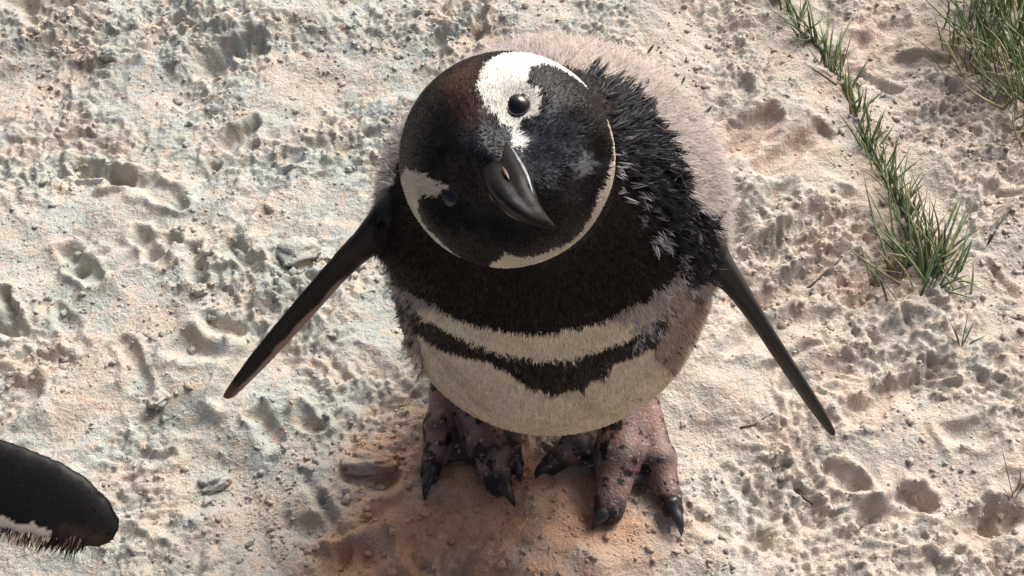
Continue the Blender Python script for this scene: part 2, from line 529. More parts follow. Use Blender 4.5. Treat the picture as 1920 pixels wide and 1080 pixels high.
sand_clod(692, 872, .024, .009, .010, 0.05, 'broad slab of peach sand beside the toes with a shaded hollow under it', 21)
sand_clod(395, 895, .013, .009, .011, 0.4, 'pale blocky lump of sand standing above a brown shaded pit', 22)
sand_clod(565, 480, .019, .016, .008, 0.5, 'rounded flat cake of sand under the thin pale-edged flipper', 23)
sand_clod(205, 95, .010, .009, .009, 0.2, 'smooth round lump of sand beside the deep footprint hollow', 24)
sand_clod(375, 548, .007, .006, .007, 0.2, 'small pale pellet of sand on the trampled patch', 25)
sand_clod(300, 750, .010, .008, .008, 0.9, 'knobbly lump of sand beyond the tip of the pale-edged flipper', 26)

# ------------------------------------------------------------------ body surfaces: distance fields turned into one continuous mesh
def d_ellipsoid(P, c, r):
    q = P - np.asarray(c)
    r = np.asarray(r)
    k0 = np.sqrt(((q / r) ** 2).sum(-1)); k1 = np.sqrt(((q / (r * r)) ** 2).sum(-1)) + 1e-9
    return k0 * (k0 - 1) / k1

def d_cone(P, a, b, ra, rb, squash=None):
    a = np.asarray(a, float); b = np.asarray(b, float)
    ba = b - a
    t = np.clip(((P - a) @ ba) / (ba @ ba), 0, 1)
    q = P - a - t[..., None] * ba
    if squash is not None: q = q * np.asarray(squash)
    return np.sqrt((q * q).sum(-1)) - (ra + (rb - ra) * t)

class Blade:
    """flat tapering limb (flipper): centre line, half widths, half thicknesses, direction of the width"""
    def __init__(self, pts, w, th, wide):
        self.wide = wide
        p = np.array(pts, float); n = len(p); s = np.linspace(0, n - 1, 10 if n > 4 else n)
        def cr(a):
            a = np.asarray(a, float); out = []
            for q in s:
                i = min(int(q), n - 2); t = q - i
                a0, a1, a2, a3 = a[max(i - 1, 0)], a[i], a[i + 1], a[min(i + 2, n - 1)]
                out.append(.5 * (2 * a1 + (a2 - a0) * t + (2 * a0 - 5 * a1 + 4 * a2 - a3) * t * t + (3 * a1 - a0 - 3 * a2 + a3) * t ** 3))
            return out
        self.p = cr(p); self.w = cr(w); self.th = cr(th)
    def local(self, P):
        best = None
        for i in range(len(self.p) - 1):
            a, b = self.p[i], self.p[i + 1]
            ba = b - a
            t = np.clip(((P - a) @ ba) / (ba @ ba), 0, 1)
            T = unit(ba); A = unit(self.wide - T * (self.wide @ T)); N = np.cross(T, A)
            q = P - a - t[..., None] * ba
            w = self.w[i] + (self.w[i + 1] - self.w[i]) * t; th = self.th[i] + (self.th[i + 1] - self.th[i]) * t
            la, lb, lg = q @ A, q @ N, q @ T
            k0 = np.sqrt((la / w) ** 2 + (lb / th) ** 2 + (lg / w) ** 2)
            k1 = np.sqrt((la / w ** 2) ** 2 + (lb / th ** 2) ** 2 + (lg / w ** 2) ** 2) + 1e-6
            d = k0 * (k0 - 1) / k1
            cur = [d, la / w, lb / th, (i + t) / (len(self.p) - 1)]
            if best is None: best = cur
            else:
                m = d < best[0]
                best = [np.where(m, c, o) for c, o in zip(cur, best)]
        return best
    def __call__(self, P): return self.local(P)[0]
    def bbox(self):
        a = np.array(self.p); m = max(self.w); return a.min(0) - m, a.max(0) + m

def smin(a, b, k):
    h = np.clip(0.5 + 0.5 * (b - a) / k, 0, 1)
    return b + (a - b) * h - k * h * (1 - h)

def build_field(prims, h):
    """prims: (function, low corner, high corner, blend)"""
    lo = np.min([p[1] for p in prims], 0) - 4 * h; hi = np.max([p[2] for p in prims], 0) + 4 * h
    n = np.ceil((hi - lo) / h).astype(int) + 1
    ax = [lo[i] + h * np.arange(n[i]) for i in range(3)]
    F = np.full(n, 1.0, np.float32)
    for fn, a, b, k in prims:
        m = k * 1.2 + 3 * h
        i0 = np.maximum(((np.asarray(a) - m - lo) / h).astype(int), 0); i1 = np.minimum(((np.asarray(b) + m - lo) / h).astype(int) + 2, n)
        sl = tuple(slice(i0[j], i1[j]) for j in range(3))
        P = np.stack(np.meshgrid(*[ax[j][sl[j]] for j in range(3)], indexing='ij'), -1)
        F[sl] = smin(F[sl], fn(P), k)
    return F, lo, h

def surface_nets(F, lo, h):
    S = F < 0
    c = [(i, j, k) for i in (0, 1) for j in (0, 1) for k in (0, 1)]
    nx, ny, nz = np.array(F.shape) - 1
    cnt = np.zeros((nx, ny, nz), np.int8)
    for i, j, k in c: cnt += S[i:i + nx, j:j + ny, k:k + nz]
    act = np.nonzero((cnt > 0) & (cnt < 8))
    vals = np.stack([F[act[0] + i, act[1] + j, act[2] + k] for i, j, k in c], 1)
    acc = np.zeros((len(act[0]), 3)); num = np.zeros(len(act[0]))
    ca = np.array(c, float)
    for a in range(8):
        for b in range(a + 1, 8):
            if np.abs(ca[a] - ca[b]).sum() != 1: continue
            va, vb = vals[:, a], vals[:, b]
            m = (va < 0) != (vb < 0)
            t = va[m] / (va[m] - vb[m])
            acc[m] += ca[a] + t[:, None] * (ca[b] - ca[a]); num[m] += 1
    V = (np.stack(act, 1) + acc / num[:, None]) * h + lo
    ids = np.full((nx, ny, nz), -1, np.int64); ids[act] = np.arange(len(V))
    quads = []
    for axis in range(3):
        sl0 = [slice(1, -1)] * 3; sl1 = [slice(1, -1)] * 3
        sl0[axis] = slice(0, -1); sl1[axis] = slice(1, None)
        a = S[tuple(sl0)]; b = S[tuple(sl1)]
        e = np.nonzero(a != b)
        p = [e[q] + (0 if q == axis else 1) for q in range(3)]
        u, w = [(1, 2), (2, 0), (0, 1)][axis]
        def cell(du, dw):
            q = [x.copy() for x in p]; q[u] -= du; q[w] -= dw
            return ids[q[0], q[1], q[2]]
        Q = np.stack([cell(1, 1), cell(0, 1), cell(0, 0), cell(1, 0)], 1)
        flip = ~a[e]
        Q[flip] = Q[flip][:, ::-1]
        quads.append(Q)
    Q = np.concatenate(quads)
    return V, Q[(Q >= 0).all(1)]

def relax(V, Q, it=2, f=0.5):
    for _ in range(it):
        acc = np.zeros_like(V); n = np.zeros(len(V))
        for k in range(4):
            a = Q[:, k]; b = Q[:, (k + 1) % 4]
            np.add.at(acc, a, V[b]); np.add.at(n, a, 1)
            np.add.at(acc, b, V[a]); np.add.at(n, b, 1)
        V = V + f * (acc / n[:, None] - V)
    return V

def cone_prim(a, b, ra, rb, k, squash=None):
    a = np.asarray(a, float); b = np.asarray(b, float); m = max(ra, rb) * (1.0 if squash is None else 2.2)
    return (lambda P: d_cone(P, a, b, ra, rb, squash), np.minimum(a, b) - m, np.maximum(a, b) + m, k)

def ell_prim(c, r, k):
    return (lambda P: d_ellipsoid(P, c, r), np.asarray(c) - r, np.asarray(c) + r, k)

# ------------------------------------------------------------------ the penguin that looks up
HEAD = at_depth(953, 300, 0.600)
HR = 0.0565
BODY = np.array([0.031, 0.488, 0.215])
BRAD = np.array([.116, .108, .160])
BILL0 = at_depth(922, 308, 0.549)
BILL1 = at_depth(1006, 420, 0.508)
CROWN = unit(-0.68 * RIGHT + 0.73 * UP - 0.15 * FWD)

def toe_line(pts, z0, z1):
    return [at_z(px, py, z0 + (z1 - z0) * i / (len(pts) - 1)) for i, (px, py) in enumerate(pts)]

TOES = [   # pixel line from the instep to the claw root, radii
    (toe_line([(835, 730), (822, 800), (806, 890)], .024, .015), (.0125, .011, .0085)),
    (toe_line([(885, 745), (915, 840), (935, 905)], .026, .015), (.016, .0155, .0115)),
    (toe_line([(905, 745), (950, 820), (965, 870)], .022, .012), (.011, .010, .008)),
    (toe_line([(1135, 750), (1085, 830), (1032, 872)], .024, .014), (.013, .012, .009)),
    (toe_line([(1170, 750), (1163, 850), (1142, 955)], .030, .016), (.018, .0175, .0125)),
    (toe_line([(1205, 740), (1238, 860), (1262, 955)], .024, .014), (.0125, .0115, .009)),
]
HEELS = [np.array([-0.035, 0.500, 0.035]), np.array([0.098, 0.500, 0.035])]
leg_prims = []
for k, hl in enumerate(HEELS):
    leg_prims.append(cone_prim(hl + np.array([0, 0.005, 0.06]), hl, .024, .018, .01))
    for t, r in TOES[k * 3:k * 3 + 3]:
        leg_prims.append(cone_prim(hl, t[0], .017, r[0], .008))
        for i in range(len(t) - 1):
            leg_prims.append(cone_prim(t[i], t[i + 1], r[i], r[i + 1], .007))
        # knuckle pads
        leg_prims.append(cone_prim(t[1], t[1] + np.array([0, -.004, .002]), r[1] * 1.08, r[1] * 1.0, .006))
    for a, b in ((0, 1), (1, 2)):            # webs
        A = TOES[k * 3 + a][0]; B = TOES[k * 3 + b][0]
        for s in np.linspace(0.15, 0.85, 6):
            e = A[2] * (1 - s) + B[2] * s + (hl - A[2] * (1 - s) - B[2] * s) * (0.16 * 4 * s * (1 - s) + 0.06)
            e = e.copy(); e[2] = 0.010
            g = hl.copy(); g[2] = 0.020
            leg_prims.append(cone_prim(g, e, .006, .0035, .006))

viewL = unit(ray(560, 590)); LR = unit(RIGHT * 0.75 - UP * 0.62)
FLIP_L = Blade([at_depth(*p) for p in ((735, 400, .715), (690, 452, .722), (640, 500, .735), (560, 590, .752), (480, 682, .769), (432, 738, .780))],
               [.017, .0145, .0130, .0128, .0105, .006], [.009, .0066, .0046, .0041, .0036, .0027], viewL * math.cos(.52) + LR * math.sin(.52))
viewR = unit(ray(1460, 660)); UR = unit(RIGHT * 0.85 + UP * 0.5)
FLIP_R = Blade([at_depth(*p) for p in ((1315, 455, .722), (1362, 515, .728), (1418, 595, .740), (1480, 690, .755), (1530, 765, .768), (1558, 808, .776))],
               [.020, .0160, .0130, .0120, .0100, .005], [.010, .0074, .0044, .0038, .0034, .0025], viewR * math.cos(.26) - UR * math.sin(.26))

main_prims = [
    ell_prim(BODY, BRAD, .02),
    ell_prim(np.array([.028, .470, .163]), np.array([.106, .093, .105]), .03),
    ell_prim(np.array([.024, .464, .278]), np.array([.103, .088, .080]), .045),
    cone_prim([.022, .452, .318], HEAD + np.array([.006, .010, -.014]), .062, .045, .035),
    ell_prim(HEAD, np.array([HR, HR, HR]), .012),
    cone_prim(HEAD + unit(BILL0 - HEAD) * .020, BILL0 + unit(BILL1 - BILL0) * .002, .043, .0150, .024),
    cone_prim(HEAD + unit(at_depth(1062, 300, .565) - HEAD) * .030, HEAD + unit(at_depth(1040, 350, .565) - HEAD) * .030, .030, .029, .012),
    cone_prim(HEAD + unit(at_depth(880, 425, .565) - HEAD) * .030, HEAD + unit(at_depth(915, 440, .565) - HEAD) * .030, .0295, .0295, .012),
    cone_prim(HEAD + unit(at_depth(915, 215, .56) - HEAD) * .032, HEAD + unit(at_depth(850, 300, .56) - HEAD) * .032, .0275, .0275, .012),
    cone_prim([.03, .575, .11], [.035, .625, .055], .05, .018, .04),
]
main_prims += leg_prims
for f in (FLIP_L, FLIP_R):
    a, b = f.bbox(); main_prims.append((f, a, b, .012))

Fm, lo, hh = build_field(main_prims, 0.0020)
# hollows of the face: eye sockets, lores, the crease behind the gape
def head_out(px, py, out):
    r = unit(ray(px, py)); oc = CAM - HEAD; b = r @ oc
    q = CAM + r * (-b - math.sqrt(max(b * b - (oc @ oc - HR * HR), 0)))
    return HEAD + (q - HEAD) * (1 + out / HR)
for a, b, ra, rb, k in (
        (head_out(972, 198, .0135), head_out(968, 205, .0135), .0165, .0165, .007),
        (head_out(842, 374, .0135), head_out(850, 370, .0135), .0165, .0165, .007),
        (head_out(968, 240, .0150), head_out(985, 275, .0215), .0165, .0160, .007),
        (head_out(862, 340, .0170), head_out(895, 345, .0210), .0160, .0160, .007),
        (head_out(1030, 300, .0130), head_out(1075, 245, .0150), .0150, .0150, .007),
        (head_out(925, 395, .0140), head_out(985, 415, .0150), .0150, .0150, .008),
        (head_out(1085, 350, .0140), head_out(1110, 300, .0140), .0150, .0150, .006)):
    i0 = np.maximum(((np.minimum(a, b) - .035 - lo) / hh).astype(int), 0); i1 = np.minimum(((np.maximum(a, b) + .035 - lo) / hh).astype(int), Fm.shape)
    sl = tuple(slice(i0[j], i1[j]) for j in range(3))
    PP = np.stack(np.meshgrid(*[lo[j] + hh * np.arange(i0[j], i1[j]) for j in range(3)], indexing='ij'), -1)
    Fm[sl] = -smin(-Fm[sl], d_cone(PP, a, b, ra, rb), k)
V, Q = surface_nets(Fm, lo, hh)
V = relax(V, Q, 3, 0.5)
NRM = mesh_normals(V, Q)
bvh = BVHTree.FromPolygons([tuple(v) for v in V], [tuple(q) for q in Q.tolist()])

ROOT = np.array([0.035, 0.47, 0.0])
penguin = empty('penguin', tuple(ROOT))
tag(penguin, 'moulting black and white penguin tilting its head up, flippers held out', 'penguin')

def hit(px, py):
    r = ray(px, py)
    loc, nor, i, d = bvh.ray_cast(Vector(CAM), Vector(unit(r)))
    return None if loc is None else np.array(loc)

# markings live on the bird: directions from the head (or body) centre, unrolled around a fixed axis
class Chart:
    def __init__(self, c, axis):
        self.c = np.asarray(c); self.a = unit(axis); self.u = unit(np.cross(np.array([0, 0, 1.0]), -self.a) if abs(self.a[2]) < .99 else RIGHT)
        self.u = self.u if self.u[0] > 0 else -self.u
        self.v = np.cross(self.u, -self.a); self.v = self.v if self.v[2] > 0 else -self.v
    def __call__(self, P):
        d = P - self.c; d = d / (np.linalg.norm(d, axis=-1, keepdims=True) + 1e-12)
        th = np.arccos(np.clip(d @ self.a, -1, 1)); x = d @ self.u; y = d @ self.v
        r = np.sqrt(x * x + y * y) + 1e-9
        return th * x / r, th * y / r
HC = Chart(HEAD, CAM - HEAD)
BC = Chart(BODY, CAM - BODY)

def head_pt(zx, zy):
    """point of the close-up view of the head -> head chart (sphere, or its rim when the line passes beside it)"""
    px, py = 700 + .44444 * zx, 60 + .44444 * zy
    r = unit(ray(px, py)); oc = CAM - HEAD
    b = r @ oc; disc = b * b - (oc @ oc - HR * HR)
    t = -b - math.sqrt(max(disc, 0))
    return HC(CAM + r * t)

def body_pt(px, py):
    p = hit(px, py)
    if p is None:
        r = unit(ray(px, py)); t = (BODY - CAM) @ r; p = CAM + r * t
    a = BC(p)
    return (float(a[0]), float(a[1]))

hp = lambda pts: [tuple(float(q) for q in head_pt(*p)) for p in pts]
W_EYE = hp([(480, 150), (530, 120), (600, 98), (700, 103), (800, 148), (860, 195), (895, 240), (850, 212), (775, 166), (700, 150), (652, 165), (640, 200), (648, 235),
            (690, 262), (695, 300), (686, 345), (640, 362), (600, 372), (608, 420), (642, 462), (618, 495), (585, 470), (580, 420), (545, 368), (495, 352), (472, 305), (455, 250), (468, 190)])
W_LEFT = hp([(150, 568), (240, 590), (300, 640), (352, 690), (300, 690), (240, 680), (212, 695), (206, 745), (222, 790), (285, 852), (355, 918), (430, 962), (505, 970), (505, 992),
             (420, 984), (330, 925), (232, 825), (165, 725), (132, 640)])
W_CHIN = hp([(490, 975), (500, 945), (535, 925), (560, 890), (590, 918), (640, 928), (700, 922), (800, 886), (858, 836), (898, 766), (918, 700), (955, 620), (980, 540), (986, 470), (970, 380), (992, 366),
             (1010, 460), (1022, 560), (998, 650), (955, 735), (905, 825), (850, 895), (770, 940), (680, 968), (600, 996), (530, 994)])
GREY_CHEEK = hp([(835, 560), (860, 525), (910, 515), (930, 560), (900, 600), (850, 605)])
BROWN = hp([(300, 230), (430, 150), (470, 250), (480, 340), (430, 400), (380, 330), (340, 270)])
EYE_UP = hp([(610, 305)])[0]; EYE_LO = hp([(318, 708)])[0]

bp = lambda pts: [body_pt(*p) for p in pts]
BREAST = bp([(712, 395), (708, 470), (722, 520), (760, 540), (800, 562), (850, 592), (930, 616), (1010, 626), (1090, 612), (1160, 590), (1222, 552), (1258, 520), (1275, 480),
             (1283, 420), (1272, 350)]) 
_c = [body_pt(1245, 280), body_pt(1200, 205), body_pt(1130, 150)]
BREAST += _c + [(_c[2][0] - .25, _c[2][1] + .05), (BREAST[0][0] + .12, _c[2][1] - .05)]
zb = lambda pts: bp([(640 + .3958 * x, 480 + .3958 * y) for x, y in pts])
BAND = zb([(330, 275), (430, 292), (520, 352), (620, 412), (700, 442), (800, 482), (900, 492), (1000, 496), (1100, 490), (1180, 452), (1260, 422), (1340, 392), (1420, 332), (1500, 262), (1555, 240),
           (1565, 320), (1500, 420), (1400, 470), (1330, 492), (1245, 505), (1228, 572), (1100, 622), (1000, 642), (950, 622), (860, 592), (780, 532), (700, 492), (600, 482), (500, 452), (400, 402), (345, 340)])
FLANK = bp([(1262, 540), (1300, 545), (1340, 560), (1335, 620), (1310, 680), (1262, 700), (1225, 668), (1232, 610)])
PATCH = bp([(1285, 385), (1318, 395), (1332, 440), (1332, 495), (1305, 545), (1272, 525), (1280, 460)])
SIDE = bp([(712, 560), (745, 545), (775, 560), (790, 600), (775, 650), (745, 640), (722, 610)])
E0 = body_pt(722, 560); E1 = body_pt(1345, 560)

def leg_dist(P):
    d = np.full(len(P), 1.0)
    for fn, a, b, k in leg_prims:
        m = ((P > a - .02) & (P < b + .02)).all(1)
        if m.any(): d[m] = np.minimum(d[m], fn(P[m]))
    return d

def n3(P, s, seed):
    return 0.6 * (perlin(P[:, 0] * s + P[:, 2] * s * .7, P[:, 1] * s - P[:, 2] * s * .6, seed) + perlin(P[:, 1] * s + 7.3, P[:, 2] * s + P[:, 0] * s * .3, seed + 5))

# region numbers
DOWNR, BLACK, CREAM, BANDR, FACE, WHITE, FLIPR, LEGR, FLANKR, PATCHR, SIDER = range(11)
def regions(P, jitter=0.012):
    n = len(P)
    bx, by = BC(P)
    wob = n3(P, 90, 201) * jitter + n3(P, 240, 202) * jitter * .8
    lineY = E0[1] + (E1[1] - E0[1]) * (bx - E0[0]) / (E1[0] - E0[0])
    reg = np.where(by + wob * 3 > lineY + 0.10, DOWNR, CREAM)
    reg[in_poly(bx + wob, by + wob, FLANK)] = FLANKR
    reg[in_poly(bx + wob, by + wob, SIDE)] = SIDER
    reg[poly_sdist(bx, by, BREAST) + wob * 2.2 < 0] = BLACK
    reg[poly_sdist(bx + wob * .8, by + wob * 1.6, BAND) < -.012 - .02 * smooth(.25, .6, np.abs(bx - .02))] = BANDR
    reg[in_poly(bx + wob, by + wob, PATCH)] = PATCHR
    dh = np.linalg.norm(P - HEAD, axis=1)
    hx, hy = HC(P)
    th = np.hypot(hx, hy)
    head = (dh < HR * 1.32) & (th < 1.95) | (dh < HR * 1.12)
    reg[head] = FACE
    w2 = n3(P, 260, 203) * .035 + n3(P, 600, 204) * .025
    whit = np.zeros(n, bool)
    for pl in (W_EYE, W_LEFT, W_CHIN):
        whit |= poly_sdist(hx, hy, pl) + w2 < (0.008 if pl is W_EYE else -0.004)
    whit &= np.hypot(hx - EYE_LO[0], hy - EYE_LO[1]) + w2 > .115
    nearb = dh < HR * 1.45
    reg[whit & nearb & (th < 1.7)] = WHITE
    fl = np.minimum(FLIP_L(P), FLIP_R(P))
    reg[(fl < .004) & ~head] = np.where(d_ellipsoid(P[(fl < .004) & ~head], BODY, BRAD) > .004, FLIPR, reg[(fl < .004) & ~head])
    lg = leg_dist(P)
    bodyd = np.minimum(d_ellipsoid(P, BODY, BRAD), d_ellipsoid(P, np.array([.028, .470, .163]), np.array([.106, .093, .105])))
    reg[(lg < .004) & (bodyd > .0035)] = LEGR
    return reg

def colours(P, reg):
    C = np.zeros((len(P), 3))
    base = {DOWNR: (.42, .345, .298), BLACK: (.0090, .0044, .0038), CREAM: (.77, .66, .50), BANDR: (.017, .0125, .011), FACE: (.0062, .0046, .0048), WHITE: (.66, .62, .55),
            FLIPR: (.012, .010, .010), LEGR: (.195, .132, .124), FLANKR: (.42, .31, .25), PATCHR: (.40, .37, .38), SIDER: (.34, .27, .24)}
    for r, c in base.items(): C[reg == r] = c
    n1 = n3(P, 25, 301); n2 = n3(P, 70, 302); n4 = n3(P, 180, 303)
    m = reg == CREAM
    C[m] *= (1 + .13 * n1[m] + .13 * n2[m])[:, None]
    st = np.clip(smooth(.05, .5, n1 + .6 * n2), 0, 1)[m][:, None]
    C[m] = C[m] * (1 - .55 * st) + np.array([.52, .41, .26]) * .55 * st
    spot = (m & (n4 > .62) & (n2 > .1)); C[spot] *= .55
    m = reg == DOWNR
    C[m] *= (1 + .16 * n1[m] + .14 * n2[m])[:, None]
    m = reg == FLANKR
    C[m] *= (1 + .18 * n2[m])[:, None]; s = m & (n4 + .5 * n2 > .50); C[s] = (.05, .035, .03)
    m = reg == PATCHR; s = m & (n3(P * np.array([1, 1, 2.2]), 170, 305) > .12); C[s] = (.025, .022, .024)
    m = reg == SIDER; s = m & (n2 + .5 * n4 > .05); C[s] = (.03, .022, .02)
    m = reg == BANDR; s = m & (n4 > .5); C[s] = (.15, .12, .10)
    # head: brown tinge over the crown, grey cheeks with painted blue sheen
    hx, hy = HC(P)
    m = reg == FACE
    br = smooth(.20, -.14, poly_sdist(hx, hy, BROWN)) * m
    C = C * (1 - br[:, None]) + np.array([.062, .030, .022]) * br[:, None]
    gc = smooth(.05, -.05, poly_sdist(hx, hy, GREY_CHEEK) + n3(P, 330, 306) * .11) * m
    C = C * (1 - gc[:, None]) + np.array([.17, .17, .18]) * gc[:, None]
    mw = (reg == WHITE) & (poly_sdist(hx, hy, W_EYE) > .05); C[mw] = np.array([.54, .475, .375]) * (1 + .12 * n2[mw])[:, None]
    cheek_sheen = smooth(.55, .15, np.hypot(hx - .35, hy - .12)) * m * np.clip(.35 + .8 * n4, 0, 1)
    C += cheek_sheen[:, None] * np.array([.045, .053, .068])  # bluish sheen painted into the feather colour
    lore = smooth(.30, .05, np.hypot(hx + .22, hy - .16)) * m * np.clip(.6 + .5 * n4, 0, 1)
    C += lore[:, None] * np.array([.016, .021, .024])
    low = smooth(.5, .12, np.hypot(hx + .25, hy + .45)) * m * np.clip(.2 + n4, 0, 1)
    C += low[:, None] * np.array([.026, .019, .015])
    # flippers: pale pink underside on the left one
    m = reg == FLIPR
    if m.any():
        d, la, lb, t = FLIP_L.local(P[m])
        pale = (d < .006) * smooth(.02, .22, la + .25 * n2[m] + (t - .6) * .55) * smooth(.33, .50, t + .08 * n2[m])
        pale = np.maximum(pale, (d < .006) * smooth(.35, .6, la) * smooth(.15, .25, t) * .5)
        C[m] = C[m] * (1 - pale[:, None]) + np.array([.34, .25, .215]) * pale[:, None]
        tip = (d < .006) * smooth(.88, .97, t)
        C[m] = C[m] * (1 - .7 * tip[:, None]) + np.array([.16, .09, .06]) * .7 * tip[:, None]
        d, la, lb, t = FLIP_R.local(P[m])
        pale = (d < .006) * smooth(.45, .75, np.abs(la)) * .18 * (t > .1)
        C[m] = C[m] * (1 - pale[:, None]) + np.array([.15, .14, .12]) * pale[:, None]
    m = reg == LEGR
    C[m] *= (1 + .15 * n2[m])[:, None]
    # dark soles, webs and claw roots
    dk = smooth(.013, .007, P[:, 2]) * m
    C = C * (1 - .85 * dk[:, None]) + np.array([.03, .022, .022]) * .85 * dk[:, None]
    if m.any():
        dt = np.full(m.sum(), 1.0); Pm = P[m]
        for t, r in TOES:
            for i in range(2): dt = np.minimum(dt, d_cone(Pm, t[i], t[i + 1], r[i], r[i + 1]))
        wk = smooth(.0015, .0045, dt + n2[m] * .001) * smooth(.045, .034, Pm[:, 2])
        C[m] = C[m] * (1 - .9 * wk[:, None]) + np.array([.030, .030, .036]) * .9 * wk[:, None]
    for t, r in TOES:
        d = np.linalg.norm(P - t[-1], axis=1)
        k = smooth(.019, .010, d + n2 * .004) * m
        C = C * (1 - k[:, None]) + np.array([.02, .016, .016]) * k[:, None]
    return np.clip(C, .004, .9)

reg = regions(V)
colV = colours(V, reg)
me = new_mesh('body', V - ROOT, Q)
set_color(me, colV)
set_float(me, (reg == LEGR).astype(float), 'leg')
body = add_obj('body', me, SKIN, penguin)

# ------------------------------------------------------------------ feathers
def sample_surface(V, Q, NRM, n, g):
    a = np.linalg.norm(np.cross(V[Q[:, 2]] - V[Q[:, 0]], V[Q[:, 3]] - V[Q[:, 1]]), axis=1) * .5
    i = np.searchsorted(np.cumsum(a) / a.sum(), g.random(n)); i = np.minimum(i, len(Q) - 1)
    u = g.random(n)[:, None]; v = g.random(n)[:, None]
    def bl(X): return (X[Q[i, 0]] * (1 - u) * (1 - v) + X[Q[i, 1]] * u * (1 - v) + X[Q[i, 2]] * u * v + X[Q[i, 3]] * (1 - u) * v)
    N = bl(NRM); N /= np.linalg.norm(N, axis=1, keepdims=True) + 1e-9
    return bl(V), N

def strands(P, N, D, L, W, lift, C, droop, g, soften=0.75):
    """tapering barbs: two-segment strips rooted at P, leaning along D over the skin"""
    n = len(P)
    D = D - N * (D * N).sum(1, keepdims=True); D /= np.linalg.norm(D, axis=1, keepdims=True) + 1e-9
    d1 = D * np.cos(lift)[:, None] + N * np.sin(lift)[:, None]
    d2 = D * np.cos(lift * droop)[:, None] + N * np.sin(lift * droop)[:, None]
    S = np.cross(N, D); S /= np.linalg.norm(S, axis=1, keepdims=True) + 1e-9
    a = g.normal(0, .5, n); S = S * np.cos(a)[:, None] + N * np.sin(a)[:, None]
    p0 = P - N * .0006; p1 = P + d1 * (L * .5)[:, None]; p2 = p1 + d2 * (L * .5)[:, None]
    w = W[:, None] * .5
    X = np.stack([p0 - S * w, p0 + S * w, p1 - S * w * .85, p1 + S * w * .85, p2], 1).reshape(-1, 3)
    b = (np.arange(n) * 5)[:, None]
    F = np.concatenate([b + np.array([[0, 3, 1]]), b + np.array([[0, 2, 3]]), b + np.array([[2, 4, 3]])])
    nn = N * soften + d1 * 0 + g.normal(0, .22, (n, 3)); nn /= np.linalg.norm(nn, axis=1, keepdims=True)
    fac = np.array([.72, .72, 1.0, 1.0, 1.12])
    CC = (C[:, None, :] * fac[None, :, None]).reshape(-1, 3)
    return X, F, np.repeat(nn, 5, 0), CC

def feather_obj(name, parts, mat, parent, root):
    X = np.concatenate([p[0] for p in parts]); C = np.concatenate([p[3] for p in parts]); NN = np.concatenate([p[2] for p in parts])
    off = 0; F = []
    for p in parts: F.append(p[1] + off); off += len(p[0])
    me = new_mesh(name, X - root, np.concatenate(F))
    set_color(me, np.clip(C, .003, .95))
    me.normals_split_custom_set_from_vertices(NN.astype(np.float32))
    o = add_obj(name, me, mat, parent)
    o['kind'] = 'stuff'
    return o

def flow_dir(P, head, bill):
    d = P - head
    down = np.array([0, 0, -1.0])
    return d / (np.linalg.norm(d, axis=1, keepdims=True) + 1e-9) + .8 * down

g = np.random.default_rng(3)
P, N = sample_surface(V, Q, NRM, 330000, g)
R = regions(P)
C = colours(P, R)
D = flow_dir(P, HEAD, BILL0) + g.normal(0, .25, P.shape)
keepz = P[:, 2] > .03
spec = {  # share kept, length, width, lift, droop
    BLACK: (.9, .0052, .00050, .32, .6), CREAM: (.85, .0060, .00050, .20, .5), BANDR: (1.0, .0065, .00055, .34, .5),
    FLANKR: (.9, .0085, .00045, .55, .5), PATCHR: (.9, .0075, .00060, .40, .5), SIDER: (.9, .0090, .00050, .55, .5)}
parts = []
for r, (sh, L, W, lf, dr) in spec.items():
    m = np.nonzero((R == r) & keepz & (g.random(len(P)) < sh))[0]
    n = len(m)
    jc = C[m] * g.uniform(.72, 1.25, (n, 1))
    parts.append(strands(P[m], N[m], D[m], L * g.uniform(.6, 1.3, n), W * g.uniform(.7, 1.4, n), lf * g.uniform(.5, 1.5, n), jc, dr, g))
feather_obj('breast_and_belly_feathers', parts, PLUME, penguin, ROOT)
# long soft down
m = np.nonzero((R == DOWNR) & keepz)[0]
n = len(m)
parts = [strands(P[m], N[m], D[m] + g.normal(0, 1.0, (n, 3)), .0085 * (.5 + 1.3 * g.random(n) ** 2.5), .00038 * g.uniform(.6, 1.3, n), .75 * g.uniform(.4, 1.5, n), C[m] * g.uniform(.8, 1.2, (n, 1)), .55, g)]
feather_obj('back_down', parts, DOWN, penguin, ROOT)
# short head plumage, lying back from the bill
m0 = np.nonzero(np.linalg.norm(V[Q[:, 0]] - HEAD, axis=1) < HR * 1.5)[0]
Ph, Nh = sample_surface(V, Q[m0], NRM, 70000, g)
Rh = regions(Ph); ok = ((Rh == FACE) | (Rh == WHITE)) & ((d_cone(Ph, BILL0 + (BILL1 - BILL0) * .28, BILL1, .0125, .008) > 0))
Ph, Nh, Rh = Ph[ok], Nh[ok], Rh[ok]
Ch = colours(Ph, Rh); n = len(Ph)
Dh = (Ph - BILL0) + g.normal(0, .006, Ph.shape)
parts = [strands(Ph, Nh, Dh, .0030 * g.uniform(.6, 1.3, n), .00055 * g.uniform(.7, 1.3, n), .14 * g.uniform(.4, 1.5, n), Ch * g.uniform(.8, 1.2, (n, 1)), .4, g, .95)]
feather_obj('head_feathers', parts, SLEEK, penguin, ROOT)

